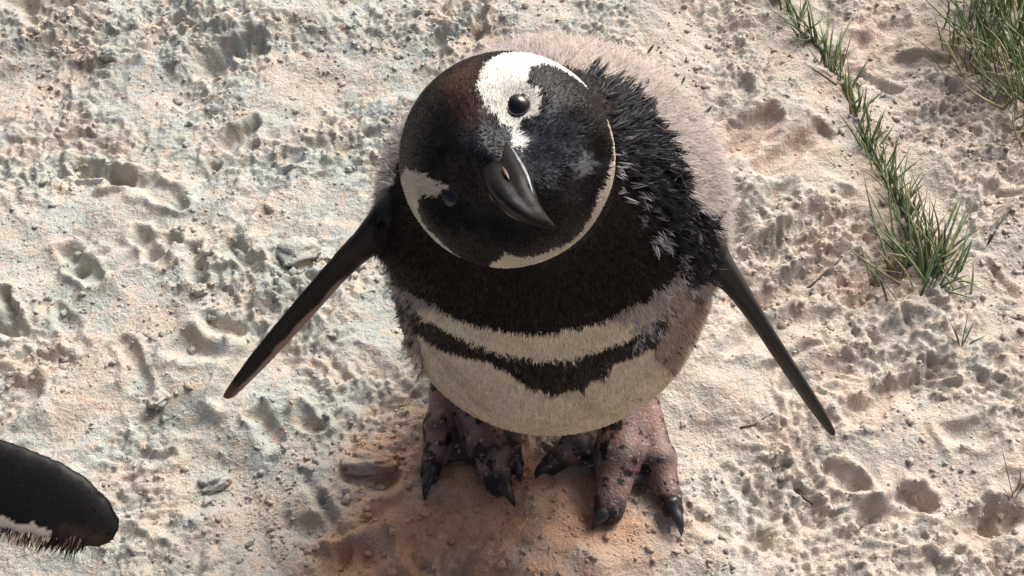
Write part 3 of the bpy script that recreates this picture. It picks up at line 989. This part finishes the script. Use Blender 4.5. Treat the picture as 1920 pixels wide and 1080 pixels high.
# wet-looking spiky tufts on the nape, the flanks and the edges of the moult
def tufts(poly_px, count, L, per, seed, colr, lift=.8, w=.0008, spread_=.004):
    gg = np.random.default_rng(seed)
    poly = np.array(poly_px, float)
    out = []
    tries = 0
    while len(out) < count and tries < count * 30:
        tries += 1
        px = gg.uniform(poly[:, 0].min(), poly[:, 0].max()); py = gg.uniform(poly[:, 1].min(), poly[:, 1].max())
        if not in_poly(np.array([px]), np.array([py]), poly_px)[0]: continue
        loc, nor, i, d = bvh.ray_cast(Vector(CAM), Vector(unit(ray(px, py))))
        if loc is None or loc.z < .04: continue
        if np.linalg.norm(np.array(loc) - HEAD) < HR * 1.06: continue
        out.append((np.array(loc), np.array(nor)))
    if not out: return np.zeros((0, 3)), np.zeros((0, 3), int), np.zeros((0, 3)), np.zeros((0, 3))
    P0 = np.array([o[0] for o in out]); N0 = np.array([o[1] for o in out]); n = len(out)
    D0 = flow_dir(P0, HEAD, BILL0) + gg.normal(0, .5, P0.shape)
    Lt = L * gg.uniform(.5, 1.4, n); lf = lift * gg.uniform(.3, 1.4, n)
    D0 = D0 - N0 * (D0 * N0).sum(1, keepdims=True); D0 /= np.linalg.norm(D0, axis=1, keepdims=True)
    tip = P0 + (D0 * np.cos(lf)[:, None] + N0 * np.sin(lf)[:, None]) * Lt[:, None]
    i = np.repeat(np.arange(n), per)
    root = P0[i] + gg.normal(0, spread_ * .5, (n * per, 3)); root = root - N0[i] * ((root - P0[i]) * N0[i]).sum(1, keepdims=True)
    e = tip[i] + gg.normal(0, .0009, root.shape) - root
    Ls = np.linalg.norm(e, axis=1); e /= Ls[:, None]
    lf2 = np.arcsin(np.clip((e * N0[i]).sum(1), -.95, .95))
    cc = np.array(colr)[None] * gg.uniform(.5, 1.6, (n, 1))[i] * gg.uniform(.8, 1.2, (n * per, 1))
    return strands(root, N0[i], e, Ls * gg.uniform(.8, 1.05, n * per), w * gg.uniform(.7, 1.3, n * per), lf2, cc, .85, gg, .6)

NAPE = [(1100, 130), (1165, 160), (1215, 205), (1262, 285), (1290, 380), (1330, 420), (1335, 520), (1275, 520), (1250, 420), (1200, 360), (1155, 290), (1140, 200)]
parts = [
    tufts(NAPE, 520, .011, 13, 31, (.010, .0095, .012), .75),
    tufts([(1150, 250), (1210, 240), (1270, 360), (1290, 470), (1230, 470), (1160, 360)], 60, .008, 10, 32, (.22, .20, .21), .5),
    tufts([(1278, 385), (1325, 395), (1335, 520), (1300, 550), (1270, 520)], 70, .009, 9, 33, (.36, .34, .36), .4),
    tufts([(1278, 385), (1335, 395), (1340, 540), (1300, 570), (1270, 520)], 90, .009, 6, 34, (.012, .011, .012), .7, .0006),
    tufts([(705, 500), (745, 520), (790, 580), (780, 650), (740, 660), (712, 610)], 90, .008, 8, 35, (.020, .016, .015), .6),
    tufts([(705, 400), (725, 420), (740, 540), (708, 540)], 60, .007, 9, 36, (.018, .014, .014), .6),
    tufts([(790, 590), (860, 628), (950, 664), (1040, 672), (1110, 660), (1200, 630), (1250, 585), (1250, 620), (1180, 660), (1125, 700), (1040, 715), (960, 688), (880, 660), (800, 630)], 230, .0080, 9, 37, (.017, .0125, .012), .28),
    tufts([(930, 665), (1000, 690), (1060, 695), (1130, 660), (1140, 690), (1100, 715), (1040, 728), (980, 712)], 70, .0125, 9, 47, (.017, .0125, .012), .35),
    tufts([(1180, 600), (1260, 570), (1255, 640), (1190, 650)], 40, .008, 8, 38, (.36, .33, .34), .4),
    tufts([(1260, 540), (1350, 560), (1320, 690), (1240, 700)], 60, .006, 4, 39, (.035, .022, .018), .6, .0006, .002),
    tufts([(728, 200), (765, 200), (760, 320), (725, 330)], 14, .010, 6, 40, (.02, .016, .016), .9, .0007, .002),
    tufts([(1080, 95), (1230, 130), (1330, 240), (1370, 400), (1300, 330), (1230, 200)], 10, .008, 4, 41, (.03, .022, .02), .7, .0006, .002),
    tufts([(720, 640), (790, 640), (800, 740), (760, 720)], 60, .012, 10, 42, (.50, .42, .35), .6, .0006),
]
feather_obj('moulting_tufts', parts, WET, penguin, ROOT)

# ------------------------------------------------------------------ bill, eyes, claws
def loft(rings, cap=True):
    n = len(rings[0]); verts = [p for r in rings for p in r]; faces = []
    for i in range(len(rings) - 1):
        for j in range(n):
            faces.append((i * n + j, i * n + (j + 1) % n, (i + 1) * n + (j + 1) % n, (i + 1) * n + j))
    if cap:
        faces.append(tuple(range(n))[::-1]); faces.append(tuple(range((len(rings) - 1) * n, len(rings) * n)))
    return np.array(verts), faces

def make_bill(b0, b1, crown, parent, root, scale=1.0):
    """stout hooked bill: half widths and heights along its length"""
    ax = unit(b1 - b0); up = unit(crown - ax * (crown @ ax)); sd = np.cross(ax, up)
    Lb = np.linalg.norm(b1 - b0)
    K = np.array([-.20, 0, .2, .4, .55, .7, .8, .9, .96, 1.0])
    WID = np.array([.0135, .0130, .0126, .0118, .0106, .0082, .0062, .0038, .0022, .0006]) * scale
    TOP = np.array([.0040, .0075, .0118, .0138, .0140, .0132, .0118, .0090, .0060, .0014]) * scale
    BOT = np.array([.0010, .0010, .0012, .0014, .0018, .0024, .0034, .0044, .0040, .0010]) * scale
    HOOK = np.array([0, 0, 0, 0, 0, .0006, .0018, .0044, .0070, .0098]) * scale
    LWID = np.array([.0125, .0122, .0118, .0108, .0096, .0074, .0050, .0016, .0004, .0002]) * scale
    LBOT = np.array([.0110, .0110, .0105, .0096, .0084, .0066, .0046, .0016, .0004, .0002]) * scale
    def upper():
        rings = []
        for t in np.concatenate([np.linspace(-.20, .7, 20), np.linspace(.73, 1.0, 16)]):
            w, tp, bt, hk = (float(np.interp(t, K, q)) for q in (WID, TOP, BOT, HOOK))
            c = b0 + ax * (t * Lb) - up * hk
            ring = []
            for j in range(36):
                a = 2 * math.pi * j / 36
                sa, ca = math.sin(a), math.cos(a)
                x = ca * w * (1 - .45 * max(0, sa) ** 1.4); y = sa * tp if sa > 0 else sa * bt
                # plates of the bill: a groove from the nostril to the tip and one behind the nail
                gr = math.exp(-((a - .62) / .13) ** 2) + math.exp(-((a - (math.pi - .62)) / .13) ** 2)
                k = 1 - .16 * gr * float(smooth(.05, .25, np.array(t)) * smooth(.95, .75, np.array(t)))
                k *= 1 - .07 * math.exp(-((t - .66 - .05 * sa) / .022) ** 2)
                ring.append(c + sd * x * k + up * y * k)
            rings.append(ring)
        return loft(rings)
    def lower():
        rings = []
        for t in np.linspace(-.20, .93, 24):
            w, bt = (float(np.interp(t, K, q)) for q in (LWID, LBOT))
            c = b0 + ax * (t * Lb) - up * (.0014 + .0012 * max(t, 0)) * scale
            ring = []
            for j in range(20):
                a = 2 * math.pi * j / 20; sa, ca = math.sin(a), math.cos(a)
                ring.append(c + sd * ca * w * (1 - .3 * max(0, -sa)) + up * (sa * (bt if sa < 0 else .0006)))
            rings.append(ring)
        return loft(rings)
    # pale strips on either cutting edge, a highlight put into their colour
    for s_ in (-1, 1):
        rings = []
        for q, t in enumerate(np.linspace(.10, .74, 14)):
            w = float(np.interp(t, K, WID)); e = math.sin(math.pi * (q + .4) / 14) ** .7
            c = b0 + ax * (t * Lb) + sd * s_ * w * .985 - up * .0006
            rings.append([c - root + (up * math.sin(z) * 1.5 + sd * math.cos(z)) * .00075 * scale * e for z in np.linspace(0, 2 * math.pi, 9)[:-1]])
        v, f = loft(rings); add_obj('cutting_edge_highlight', new_mesh('cutting_edge_highlight', v, f), TOMIUM_HIGHLIGHT, parent)
    v, f = upper(); mu = add_obj('upper_mandible', new_mesh('upper_mandible', v - root, f), HORN, parent)
    v, f = lower(); ml = add_obj('lower_mandible', new_mesh('lower_mandible', v - root, f), HORN, parent)
    # slit nostril: a reddish groove lining on either side
    for s in (-1, 1):
        pts = []
        for q, t in enumerate(np.linspace(.36, .56, 7)):
            e = math.sin(math.pi * q / 6)
            c = b0 + ax * (t * Lb) + up * float(np.interp(t, K, TOP)) * .56 + sd * s * float(np.interp(t, K, WID)) * .62
            ring = [c + up * math.sin(a) * .0011 * (e + .1) * scale + sd * math.cos(a) * .0008 * (e + .1) * scale for a in np.linspace(0, 2 * math.pi, 9)[:-1]]
            pts.append(ring)
        v, f = loft(pts); add_obj('nostril', new_mesh('nostril', v - root, f), NOSTRIL, mu)
    return ax, up, sd

TOMIUM_HIGHLIGHT = make_plain('bill_edge_highlight', (0.16, 0.17, 0.175), 0.35, 0.0, 200, (0.30, 0.31, 0.31))
NOSTRIL = make_plain('nostril_skin', (0.06, 0.022, 0.016), 0.35, 0.2, 400, (0.16, 0.07, 0.05))
EYE_AXIS = unit(at_depth(971, 196, .555) - at_depth(842, 374, .56))
BILLB = BILL0 + EYE_AXIS * .0015
make_bill(BILLB, BILL1, CROWN - EYE_AXIS * .35, penguin, ROOT, 1.0)

def make_eye(px, py, r, parent, sink):
    p = hit(px, py); i = np.argmin(np.linalg.norm(V - p, axis=1)); nrm = unit(NRM[i] * .75 + unit(p - HEAD) * .25)
    c = p - nrm * sink
    u = unit(np.cross(nrm, CROWN)); w = np.cross(nrm, u)
    bv, bf = ico(4)
    e = add_obj('eye', new_mesh('eye', bv * r + c - ROOT, bf), EYE, parent)
    rings = []
    rr = r * 1.004
    for t in np.linspace(0.02, .62, 8):
        rings.append([c - ROOT + nrm * math.cos(t) * rr + (u * math.cos(a) + w * math.sin(a)) * math.sin(t) * rr for a in np.linspace(0, 2 * math.pi, 25)[:-1]])
    v, f = loft(rings); f = f[:-1]
    add_obj('pupil', new_mesh('pupil', v, f), PUPIL, e)
    # lid rim
    rim_h = math.sqrt(max(r * r - (r - sink) ** 2, 1e-9)) if False else r * .86
    rings = []
    for a in np.linspace(0, 2 * math.pi, 33)[:-1]:
        dr = u * math.cos(a) + w * math.sin(a) * .88
        cc = c + dr * rim_h + nrm * (r * .52)
        rad = r * .17
        rings.append([cc - ROOT + dr * math.cos(b) * rad + nrm * math.sin(b) * rad for b in np.linspace(0, 2 * math.pi, 9)[:-1]])
    rings.append(rings[0])
    v, f = loft(rings, cap=False)
    add_obj('eyelid', new_mesh('eyelid', v, f), LID, e)
make_eye(971, 196, .0072, penguin, .0040)
make_eye(842, 374, .0062, penguin, .0040)

CLAW_TIPS = [(797, 945), (966, 958), (975, 905), (1003, 902), (1108, 1002), (1277, 1008)]
for (t, r), tipx in zip(TOES, CLAW_TIPS):
    a = t[-1] + np.array([0, 0, .003]); b = at_z(*tipx, .001); b[2] = max(ground_z(b[0], b[1]) + .0005, .0)
    ax = unit(b - a); sdv = unit(np.cross(ax, [0, 0, 1])); upv = np.cross(sdv, ax)
    rings = []
    for s in np.linspace(-.35, 1, 12):
        rad = r[-1] * .62 * (1 - max(s, 0)) ** .8 + .0004
        c = a + (b - a) * s + upv * (.006 * math.sin(math.pi * max(s, 0)))
        rings.append([c - ROOT + (sdv * math.cos(q) + upv * math.sin(q)) * rad for q in np.linspace(0, 2 * math.pi, 11)[:-1]])
    v, f = loft(rings)
    add_obj('claw', new_mesh('claw', v, f), CLAW, penguin)

# ------------------------------------------------------------------ the second penguin, standing to the left with one flipper stretched out
B2 = np.array([-0.500, 0.310, 0.200]); B2R = np.array([.108, .104, .160])
H2 = np.array([-0.495, 0.318, 0.395])
ROOT2 = np.array([-0.50, 0.31, 0.0])
perp2 = unit(-UP * .92 + RIGHT * .36 - FWD * .12)
F2 = Blade([at_depth(*p) for p in ((-330, 800, .675), (-250, 826, .668), (-110, 872, .662), (40, 922, .660), (125, 954, .660), (182, 984, .662))],
           [.022, .022, .0250, .0255, .0215, .0135], [.011, .009, .0075, .0062, .0050, .0038], perp2)
F2b = Blade([B2 + np.array(q) for q in ((-.085, 0, .09), (-.125, -.005, .03), (-.15, -.01, -.07))], [.022, .026, .012], [.010, .006, .004], np.array([0, 1.0, 0]))
LEG2 = []
for sx in (-1, 1):
    hl = np.array([B2[0] + sx * .05, B2[1] + .005, .03])
    LEG2.append(cone_prim(hl + np.array([0, 0, .05]), hl, .024, .017, .01))
    for dx in (-.03, 0.0, .03):
        LEG2.append(cone_prim(hl + np.array([0, 0, -.006]), hl + np.array([dx + sx * .01, .085 - abs(dx) * .4, -.018]), .015, .008, .008))
prims2 = [ell_prim(B2, B2R, .02), cone_prim(B2 + np.array([0, .01, .10]), H2 + np.array([0, 0, -.01]), .068, .045, .035), ell_prim(H2, np.array([.05, .056, .05]), .012),
          cone_prim(H2 + np.array([0, .03, 0]), H2 + np.array([0, .062, -.004]), .032, .013, .016),
          cone_prim(B2 + np.array([0, -.07, -.10]), B2 + np.array([0, -.13, -.16]), .045, .016, .03)] + LEG2
for f in (F2, F2b):
    a, b = f.bbox(); prims2.append((f, a, b, .012))
Fm2, lo2, h2 = build_field(prims2, 0.0024)
V2, Q2 = surface_nets(Fm2, lo2, h2)
V2 = relax(V2, Q2, 3, .5)
N2 = mesh_normals(V2, Q2)

def colours2(P):
    C = np.tile(np.array([.007, .0055, .0055]), (len(P), 1))
    q = P - B2
    nz = n3(P, 60, 401) * .012
    front = (q[:, 1] + nz > .035) & (P[:, 2] < .27)
    C[front] = (.60, .53, .43)
    band = (q[:, 1] > .0) & (np.abs(P[:, 2] - .245 + nz) < .010)
    C[band] = (.02, .016, .016)
    d = P - H2
    ring = np.abs(np.linalg.norm(d * np.array([1, .85, 1]), axis=1) - .05) < .02
    arc = ring & (np.abs(d[:, 1] + .002 + nz) < .007) & (P[:, 2] > H2[2] - .06)
    C[arc] = (.62, .58, .52)
    lg = np.full(len(P), 1.0)
    for fn, a, b, k in LEG2: lg = np.minimum(lg, fn(P))
    leg = (lg < .004) & (d_ellipsoid(P, B2, B2R) > .004)
    C[leg] = (.33, .22, .205)
    dd, la, lb, t = F2.local(P)
    on = (dd < .006) & (t > .22)
    C[on] = (.0045, .0032, .0032)
    edge = on & (la + .10 * n3(P, 150, 402) > .66) & (t < .80); C[edge] = (.50, .42, .33)
    brown = on * smooth(.74, 1.0, t) * smooth(-.1, .7, la); C = C * (1 - brown[:, None]) + np.array([.035, .020, .013]) * brown[:, None]
    return np.clip(C, .003, .9), leg, on

c2, leg2, on2 = colours2(V2)
second = empty('penguin', tuple(ROOT2))
tag(second, 'second penguin reaching a broad black flipper with a ragged tan fringe over the sand', 'penguin')
me = new_mesh('body', V2 - ROOT2, Q2)
set_color(me, c2); set_float(me, leg2.astype(float), 'leg')
add_obj('body', me, SKIN, second)
P, N = sample_surface(V2, Q2, N2, 90000, g)
c, lg_, on_ = colours2(P)
m = np.nonzero(~lg_ & (F2(P) > .005) & (F2b(P) > .005) & (np.linalg.norm(P - H2 - np.array([0, .062, 0]), axis=1) > .02) & (P[:, 2] > .03))[0]; n = len(m)
parts = [strands(P[m], N[m], flow_dir(P[m], H2, H2) + g.normal(0, .25, (n, 3)), .0055 * g.uniform(.6, 1.3, n), .0006 * g.uniform(.7, 1.4, n), .28 * g.uniform(.5, 1.5, n), c[m] * g.uniform(.75, 1.25, (n, 1)), .6, g)]
feather_obj('body_feathers', parts, PLUME, second, ROOT2)
# ragged fringe along the trailing edge of the flipper, and its scale-like short feathers
edge_p, edge_n, edge_d, edge_l, edge_c = [], [], [], [], []
pts = F2.p
for k in range(900):
    s = g.uniform(1.6, 4.98); i = min(int(s * 9 / 5), 8); t = s * 9 / 5 - i
    c0 = pts[i] + (pts[i + 1] - pts[i]) * t; w = F2.w[i] + (F2.w[i + 1] - F2.w[i]) * t
    T = unit(pts[i + 1] - pts[i]); A = unit(perp2 - T * (perp2 @ T)); Nn = np.cross(T, A)
    if Nn @ (CAM - c0) < 0: Nn = -Nn
    if s > 4.2: w *= .9
    edge_p.append(c0 + A * w * g.uniform(.60, 1.0) + Nn * g.uniform(-.001, .0035)); edge_n.append(Nn); edge_d.append(A * 1.0 + T * g.normal(.12, .18))
    edge_l.append(g.uniform(.004, .0095) * (1.5 if 4.3 < s < 4.8 and g.random() < .35 else 1))
    u = g.random()
    dark = .22 if s < 3 else (.42 if s < 4 else .72)
    edge_c.append((.014, .010, .009) if u < dark else ((.42, .33, .24) if u < .9 and s < 4.1 else (.17, .10, .06)))
P = np.array(edge_p); n = len(P)
parts = [strands(P, np.array(edge_n), np.array(edge_d), np.array(edge_l), .0009 * g.uniform(.6, 1.4, n), g.uniform(-.1, .25, n), np.array(edge_c) * g.uniform(.7, 1.3, (n, 1)), .8, g)]
P, N = sample_surface(V2, Q2[on2[Q2[:, 0]]], N2, 1200, g)
c, lg_, on_ = colours2(P); n = len(P)
parts.append(strands(P, N, np.tile(unit(pts[7] - pts[3]) + .5 * perp2, (n, 1)), .0026 * g.uniform(.6, 1.3, n), .0006 * g.uniform(.7, 1.3, n), .05 * g.uniform(.3, 1.6, n), c * g.uniform(.7, 1.3, (n, 1)), .6, g))
feather_obj('flipper_fringe', parts, SCALY, second, ROOT2)
make_bill(H2 + np.array([0, .060, -.004]), H2 + np.array([0, .112, -.010]), np.array([0, 0, 1.0]), second, ROOT2, .95)
for sx in (-1, 1):
    bv, bf = ico(3)
    e = add_obj('eye', new_mesh('eye', bv * .0062 + H2 + np.array([sx * .042, .030, .012]) - ROOT2, bf), EYE, second)

# ------------------------------------------------------------------ grass
def grass_mat(name, c1, c2):
    m, nt, b = mat_base(name)
    pos = nd(nt, 'ShaderNodeNewGeometry').outputs['Position']
    n = nd(nt, 'ShaderNodeTexNoise', Scale=110.0, Detail=3.0); nt.links.new(pos, n.inputs['Vector'])
    nt.links.new(mix_rgb(nt, ramp(nt, n.outputs['Fac'], .35, .65), c1, c2), b.inputs['Base Color'])
    b.inputs['Roughness'].default_value = .55
    b.inputs['Specular IOR Level'].default_value = .3
    b.inputs['Subsurface Weight'].default_value = .0
    return m
G_GREEN = grass_mat('grass_green', (.115, .160, .060), (.195, .230, .100))
G_DARK = grass_mat('grass_dark', (.060, .095, .045), (.105, .140, .065))
G_STRAW = grass_mat('grass_straw', (.26, .22, .11), (.36, .30, .17))
WOOD = make_plain('twig_bark', (.05, .038, .028), .8, 0, 200, (.12, .09, .065), bump=.0004)
rg = random.Random(17)

def grass_blade(root, p0, p1, width, sag, parent, mat):
    """one folded leaf from p0 to p1 with an arch"""
    p0 = np.asarray(p0, float); p1 = np.asarray(p1, float)
    e = p1 - p0; L = np.linalg.norm(e); T = e / L
    S = np.cross(T, [0, 0, 1.0]); S = S / (np.linalg.norm(S) + 1e-6)
    a = rg.uniform(-.9, .9); U = np.cross(S, T); S2 = S * math.cos(a) + U * math.sin(a); U2 = np.cross(S2, T)
    v = []; f = []
    n = 5
    for i in range(n + 1):
        s = i / n
        c = p0 + e * s + U * (sag * 4 * s * (1 - s)) - root
        w = width * .5 * (1 - s ** 2.2) * (0.75 + .5 * min(s * 3, 1)) + .00012
        v += [c - S2 * w, c - U2 * w * .55, c + S2 * w, c + U2 * .00025]
    for i in range(n):
        for j in range(4):
            f.append((i * 4 + j, i * 4 + (j + 1) % 4, i * 4 + 4 + (j + 1) % 4, i * 4 + 4 + j))
    f.append((0, 3, 2, 1)); k = n * 4; f.append((k, k + 1, k + 2, k + 3))
    return add_obj('blade', new_mesh('blade', np.array(v), f), mat, parent)

def gpt(px, py, z=0.0):
    p = at_z(px, py, z); 
    if z == 0.0:
        p[2] = ground_z(p[0], p[1]) - .002
    return p

def tuft(name, base_px, label, blades, group=None):
    r0 = gpt(*base_px); r0[2] += .002
    o = empty(name, tuple(r0)); tag(o, label, 'grass', group)
    for bx, by, tx, ty, hz_, w, mat in blades:
        p0 = gpt(bx, by); p1 = at_z(tx, ty, max(hz_, .002) + ground_z(p0[0], p0[1]))
        grass_blade(r0, p0, p1, w, np.linalg.norm(p1 - p0) * rg.uniform(-.05, .14), o, mat)
    return o

def pick(): return rg.choice([G_GREEN, G_GREEN, G_GREEN, G_DARK, G_DARK, G_STRAW])
# fan of long blades
bl = []
for tx, ty, h in ((1600, 452, .03), (1612, 470, .02), (1635, 440, .04), (1655, 470, .03), (1668, 300, .04), (1690, 330, .05), (1682, 395, .05), (1655, 330, .035), (1705, 350, .05), (1712, 410, .05), (1700, 300, .04),
                  (1640, 345, .03), (1725, 385, .06), (1745, 370, .05), (1760, 440, .04), (1778, 415, .04), (1800, 360, .04), (1812, 395, .03), (1830, 410, .03), (1842, 440, .02),
                  (1835, 480, .02), (1790, 470, .03), (1815, 520, .012), (1850, 548, .012), (1780, 500, .03), (1760, 480, .04), (1620, 500, .012), (1650, 420, .04)):
    for q in range(2 + (tx > 1740)):
        bx = 1722 + rg.gauss(0, 26) + (tx - 1722) * .25; by = 535 + rg.gauss(0, 18) + (ty - 480) * .12
        bl.append((bx, by, tx + rg.gauss(0, 14), ty + rg.gauss(0, 16), h * rg.uniform(.6, 1.1), rg.uniform(.0016, .0028), pick()))
tuft('grass_tuft', (1722, 540), 'green grass tuft fanning out of the sand at the foot of the long runner', bl)
# runner climbing away across the sand
path = [(1468, -8), (1500, 62), (1548, 112), (1592, 170), (1625, 258), (1662, 335), (1692, 405), (1716, 478), (1722, 530)]
bl = []
for k in range(210):
    s = rg.uniform(0, len(path) - 1.001); i = int(s); t = s - i
    x = path[i][0] * (1 - t) + path[i + 1][0] * t + rg.gauss(0, 7); y = path[i][1] * (1 - t) + path[i + 1][1] * t + rg.gauss(0, 7)
    L = rg.uniform(38, 95) * (1.15 if 1.5 < s < 3 or s > 5 else .8)
    a = math.radians(rg.gauss(-4 if s > 2 else -18, 24))
    bl.append((x, y, x + L * math.sin(a), y - L * math.cos(a), rg.uniform(.010, .035), rg.uniform(.0014, .0026), pick()))
run = tuft('grass_runner', (1625, 258), 'long thin grass runner with short green blades snaking across the sand', bl)
rr0 = np.array(run.location)
rings = []
for k in range(60):
    s = k / 59 * (len(path) - 1.001); i = int(s); t = s - i
    p = gpt(path[i][0] * (1 - t) + path[i + 1][0] * t, path[i][1] * (1 - t) + path[i + 1][1] * t); p[2] += .003
    rings.append([p - rr0 + np.array([math.cos(q) * .0012, 0, math.sin(q) * .0012]) for q in np.linspace(0, 2 * math.pi, 7)[:-1]])
v, f = loft(rings); add_obj('stem', new_mesh('stem', v, f), G_DARK, run)
# dense corner clump
bl = []
for k in range(290):
    bx = rg.uniform(1765, 2000) if k % 2 else rg.uniform(1800, 1940); by = rg.uniform(-10, 215) - max(1890 - bx, 0) * .6
    L = rg.uniform(50, 120); a = math.radians(rg.gauss(-16, 26))
    bl.append((bx, by, bx + L * math.sin(a), by - L * math.cos(a), rg.uniform(.02, .06), rg.uniform(.0015, .0028), rg.choice([G_GREEN, G_GREEN, G_GREEN, G_DARK, G_STRAW])))
tuft('grass_clump', (1900, 120), 'dense clump of olive grass mixed with straw behind the runner', bl)
bl = []
for k in range(40):
    bx = rg.gauss(1915, 22); by = rg.gauss(250, 22); L = rg.uniform(25, 70); a = math.radians(rg.gauss(-10, 50))
    bl.append((bx, by, bx + L * math.sin(a), by - L * math.cos(a), rg.uniform(.006, .03), rg.uniform(.0012, .002), rg.choice([G_STRAW, G_STRAW, G_DARK])))
tuft('grass_tuft', (1915, 250), 'small withered straw tuft just below the dense olive clump', bl)
bl = [(1800, 655, 1815, 585, .03, .0016, G_DARK), (1800, 655, 1775, 590, .03, .0015, G_DARK), (1802, 652, 1850, 628, .012, .0016, G_DARK), (1798, 657, 1788, 610, .02, .0014, G_GREEN), (1800, 655, 1828, 600, .02, .0014, G_STRAW), (1800, 655, 1770, 625, .01, .0013, G_STRAW)]
tuft('grass_sprig', (1800, 655), 'lone dark sprig of grass in front of the fan-shaped tuft', bl)
bl = [(1900, 935, 1878, 838, .05, .0014, G_DARK), (1898, 925, 1912, 870, .03, .0014, G_STRAW), (1902, 935, 1925, 900, .02, .0014, G_DARK), (1895, 940, 1870, 905, .01, .0012, G_STRAW), (1900, 960, 1925, 985, .004, .0014, G_STRAW), (1905, 945, 1935, 960, .006, .0012, G_STRAW)]
tuft('grass_sprig', (1900, 937), 'thin wiry sprig with dry straw blades on bare ridged sand', bl)

# ------------------------------------------------------------------ twigs and shed feathers
def twig(pts_px, rad, label, group=None):
    P = [gpt(*p) + np.array([0, 0, .002 + rad * .6]) for p in pts_px]
    r0 = P[0].copy(); rings = []
    for i in range(len(P)):
        T = unit(P[min(i + 1, len(P) - 1)] - P[max(i - 1, 0)]); S = unit(np.cross(T, [0, 0, 1])); U = np.cross(S, T)
        rr = rad * (1 - .45 * i / (len(P) - 1)) * rg.uniform(.85, 1.15)
        rings.append([P[i] - r0 + (S * math.cos(q) + U * math.sin(q)) * rr for q in np.linspace(0, 2 * math.pi, 7)[:-1]])
    v, f = loft(rings); o = add_obj('twig', new_mesh('twig', v, f), WOOD); o.location = r0; tag(o, label, 'twig', group)
twig([(1518, 535), (1535, 518), (1552, 505), (1578, 480)], .0012, 'short dark twig lying between the bird and the grass tuft')
twig([(1388, 802), (1415, 795), (1448, 778)], .0011, 'slim brown twig lying on smooth sand beside the dark flipper')
twig([(1502, 905), (1518, 922), (1532, 932)], .0014, 'stubby twig half sunk in the sand below the dark flipper')
twig([(1848, 465), (1868, 430), (1885, 405)], .0009, 'thin upright stalk beside the fan of green blades')
QUILL = make_plain('shed_feather_barbs', (.016, .013, .013), .6, 0, 300, (.05, .04, .035))
def shed(px, py, ang, L):
    p = gpt(px, py); p[2] += .004
    d = np.array([math.cos(ang), math.sin(ang), .25]); d = unit(d); S = unit(np.cross(d, [0, 0, 1])); U = np.cross(S, d)
    v = []; f = []
    n = 8
    for i in range(n + 1):
        s = i / n; w = L * .16 * math.sin(math.pi * (.12 + .86 * s)) ** .8 * (1 if i % 2 else .7)
        c = d * L * s + U * (L * .12 * s * s)
        v += [c - S * w + U * .0002, c + U * .0007, c + S * w + U * .0002, c - U * .0004]
    for i in range(n):
        for j in range(4): f.append((i * 4 + j, i * 4 + (j + 1) % 4, i * 4 + 4 + (j + 1) % 4, i * 4 + 4 + j))
    f.append((3, 2, 1, 0)); k = n * 4; f.append((k, k + 1, k + 2, k + 3))
    o = add_obj('shed_feather', new_mesh('shed_feather', np.array(v), f), QUILL); o.location = p
    tag(o, 'tiny dark shed feather on the sand behind the fluffy pale back', 'feather', 'shed feathers behind the bird')
for a in ((1214, 102, .9, .012), (1276, 166, 1.1, .011), (1318, 214, .7, .014)): shed(*a)
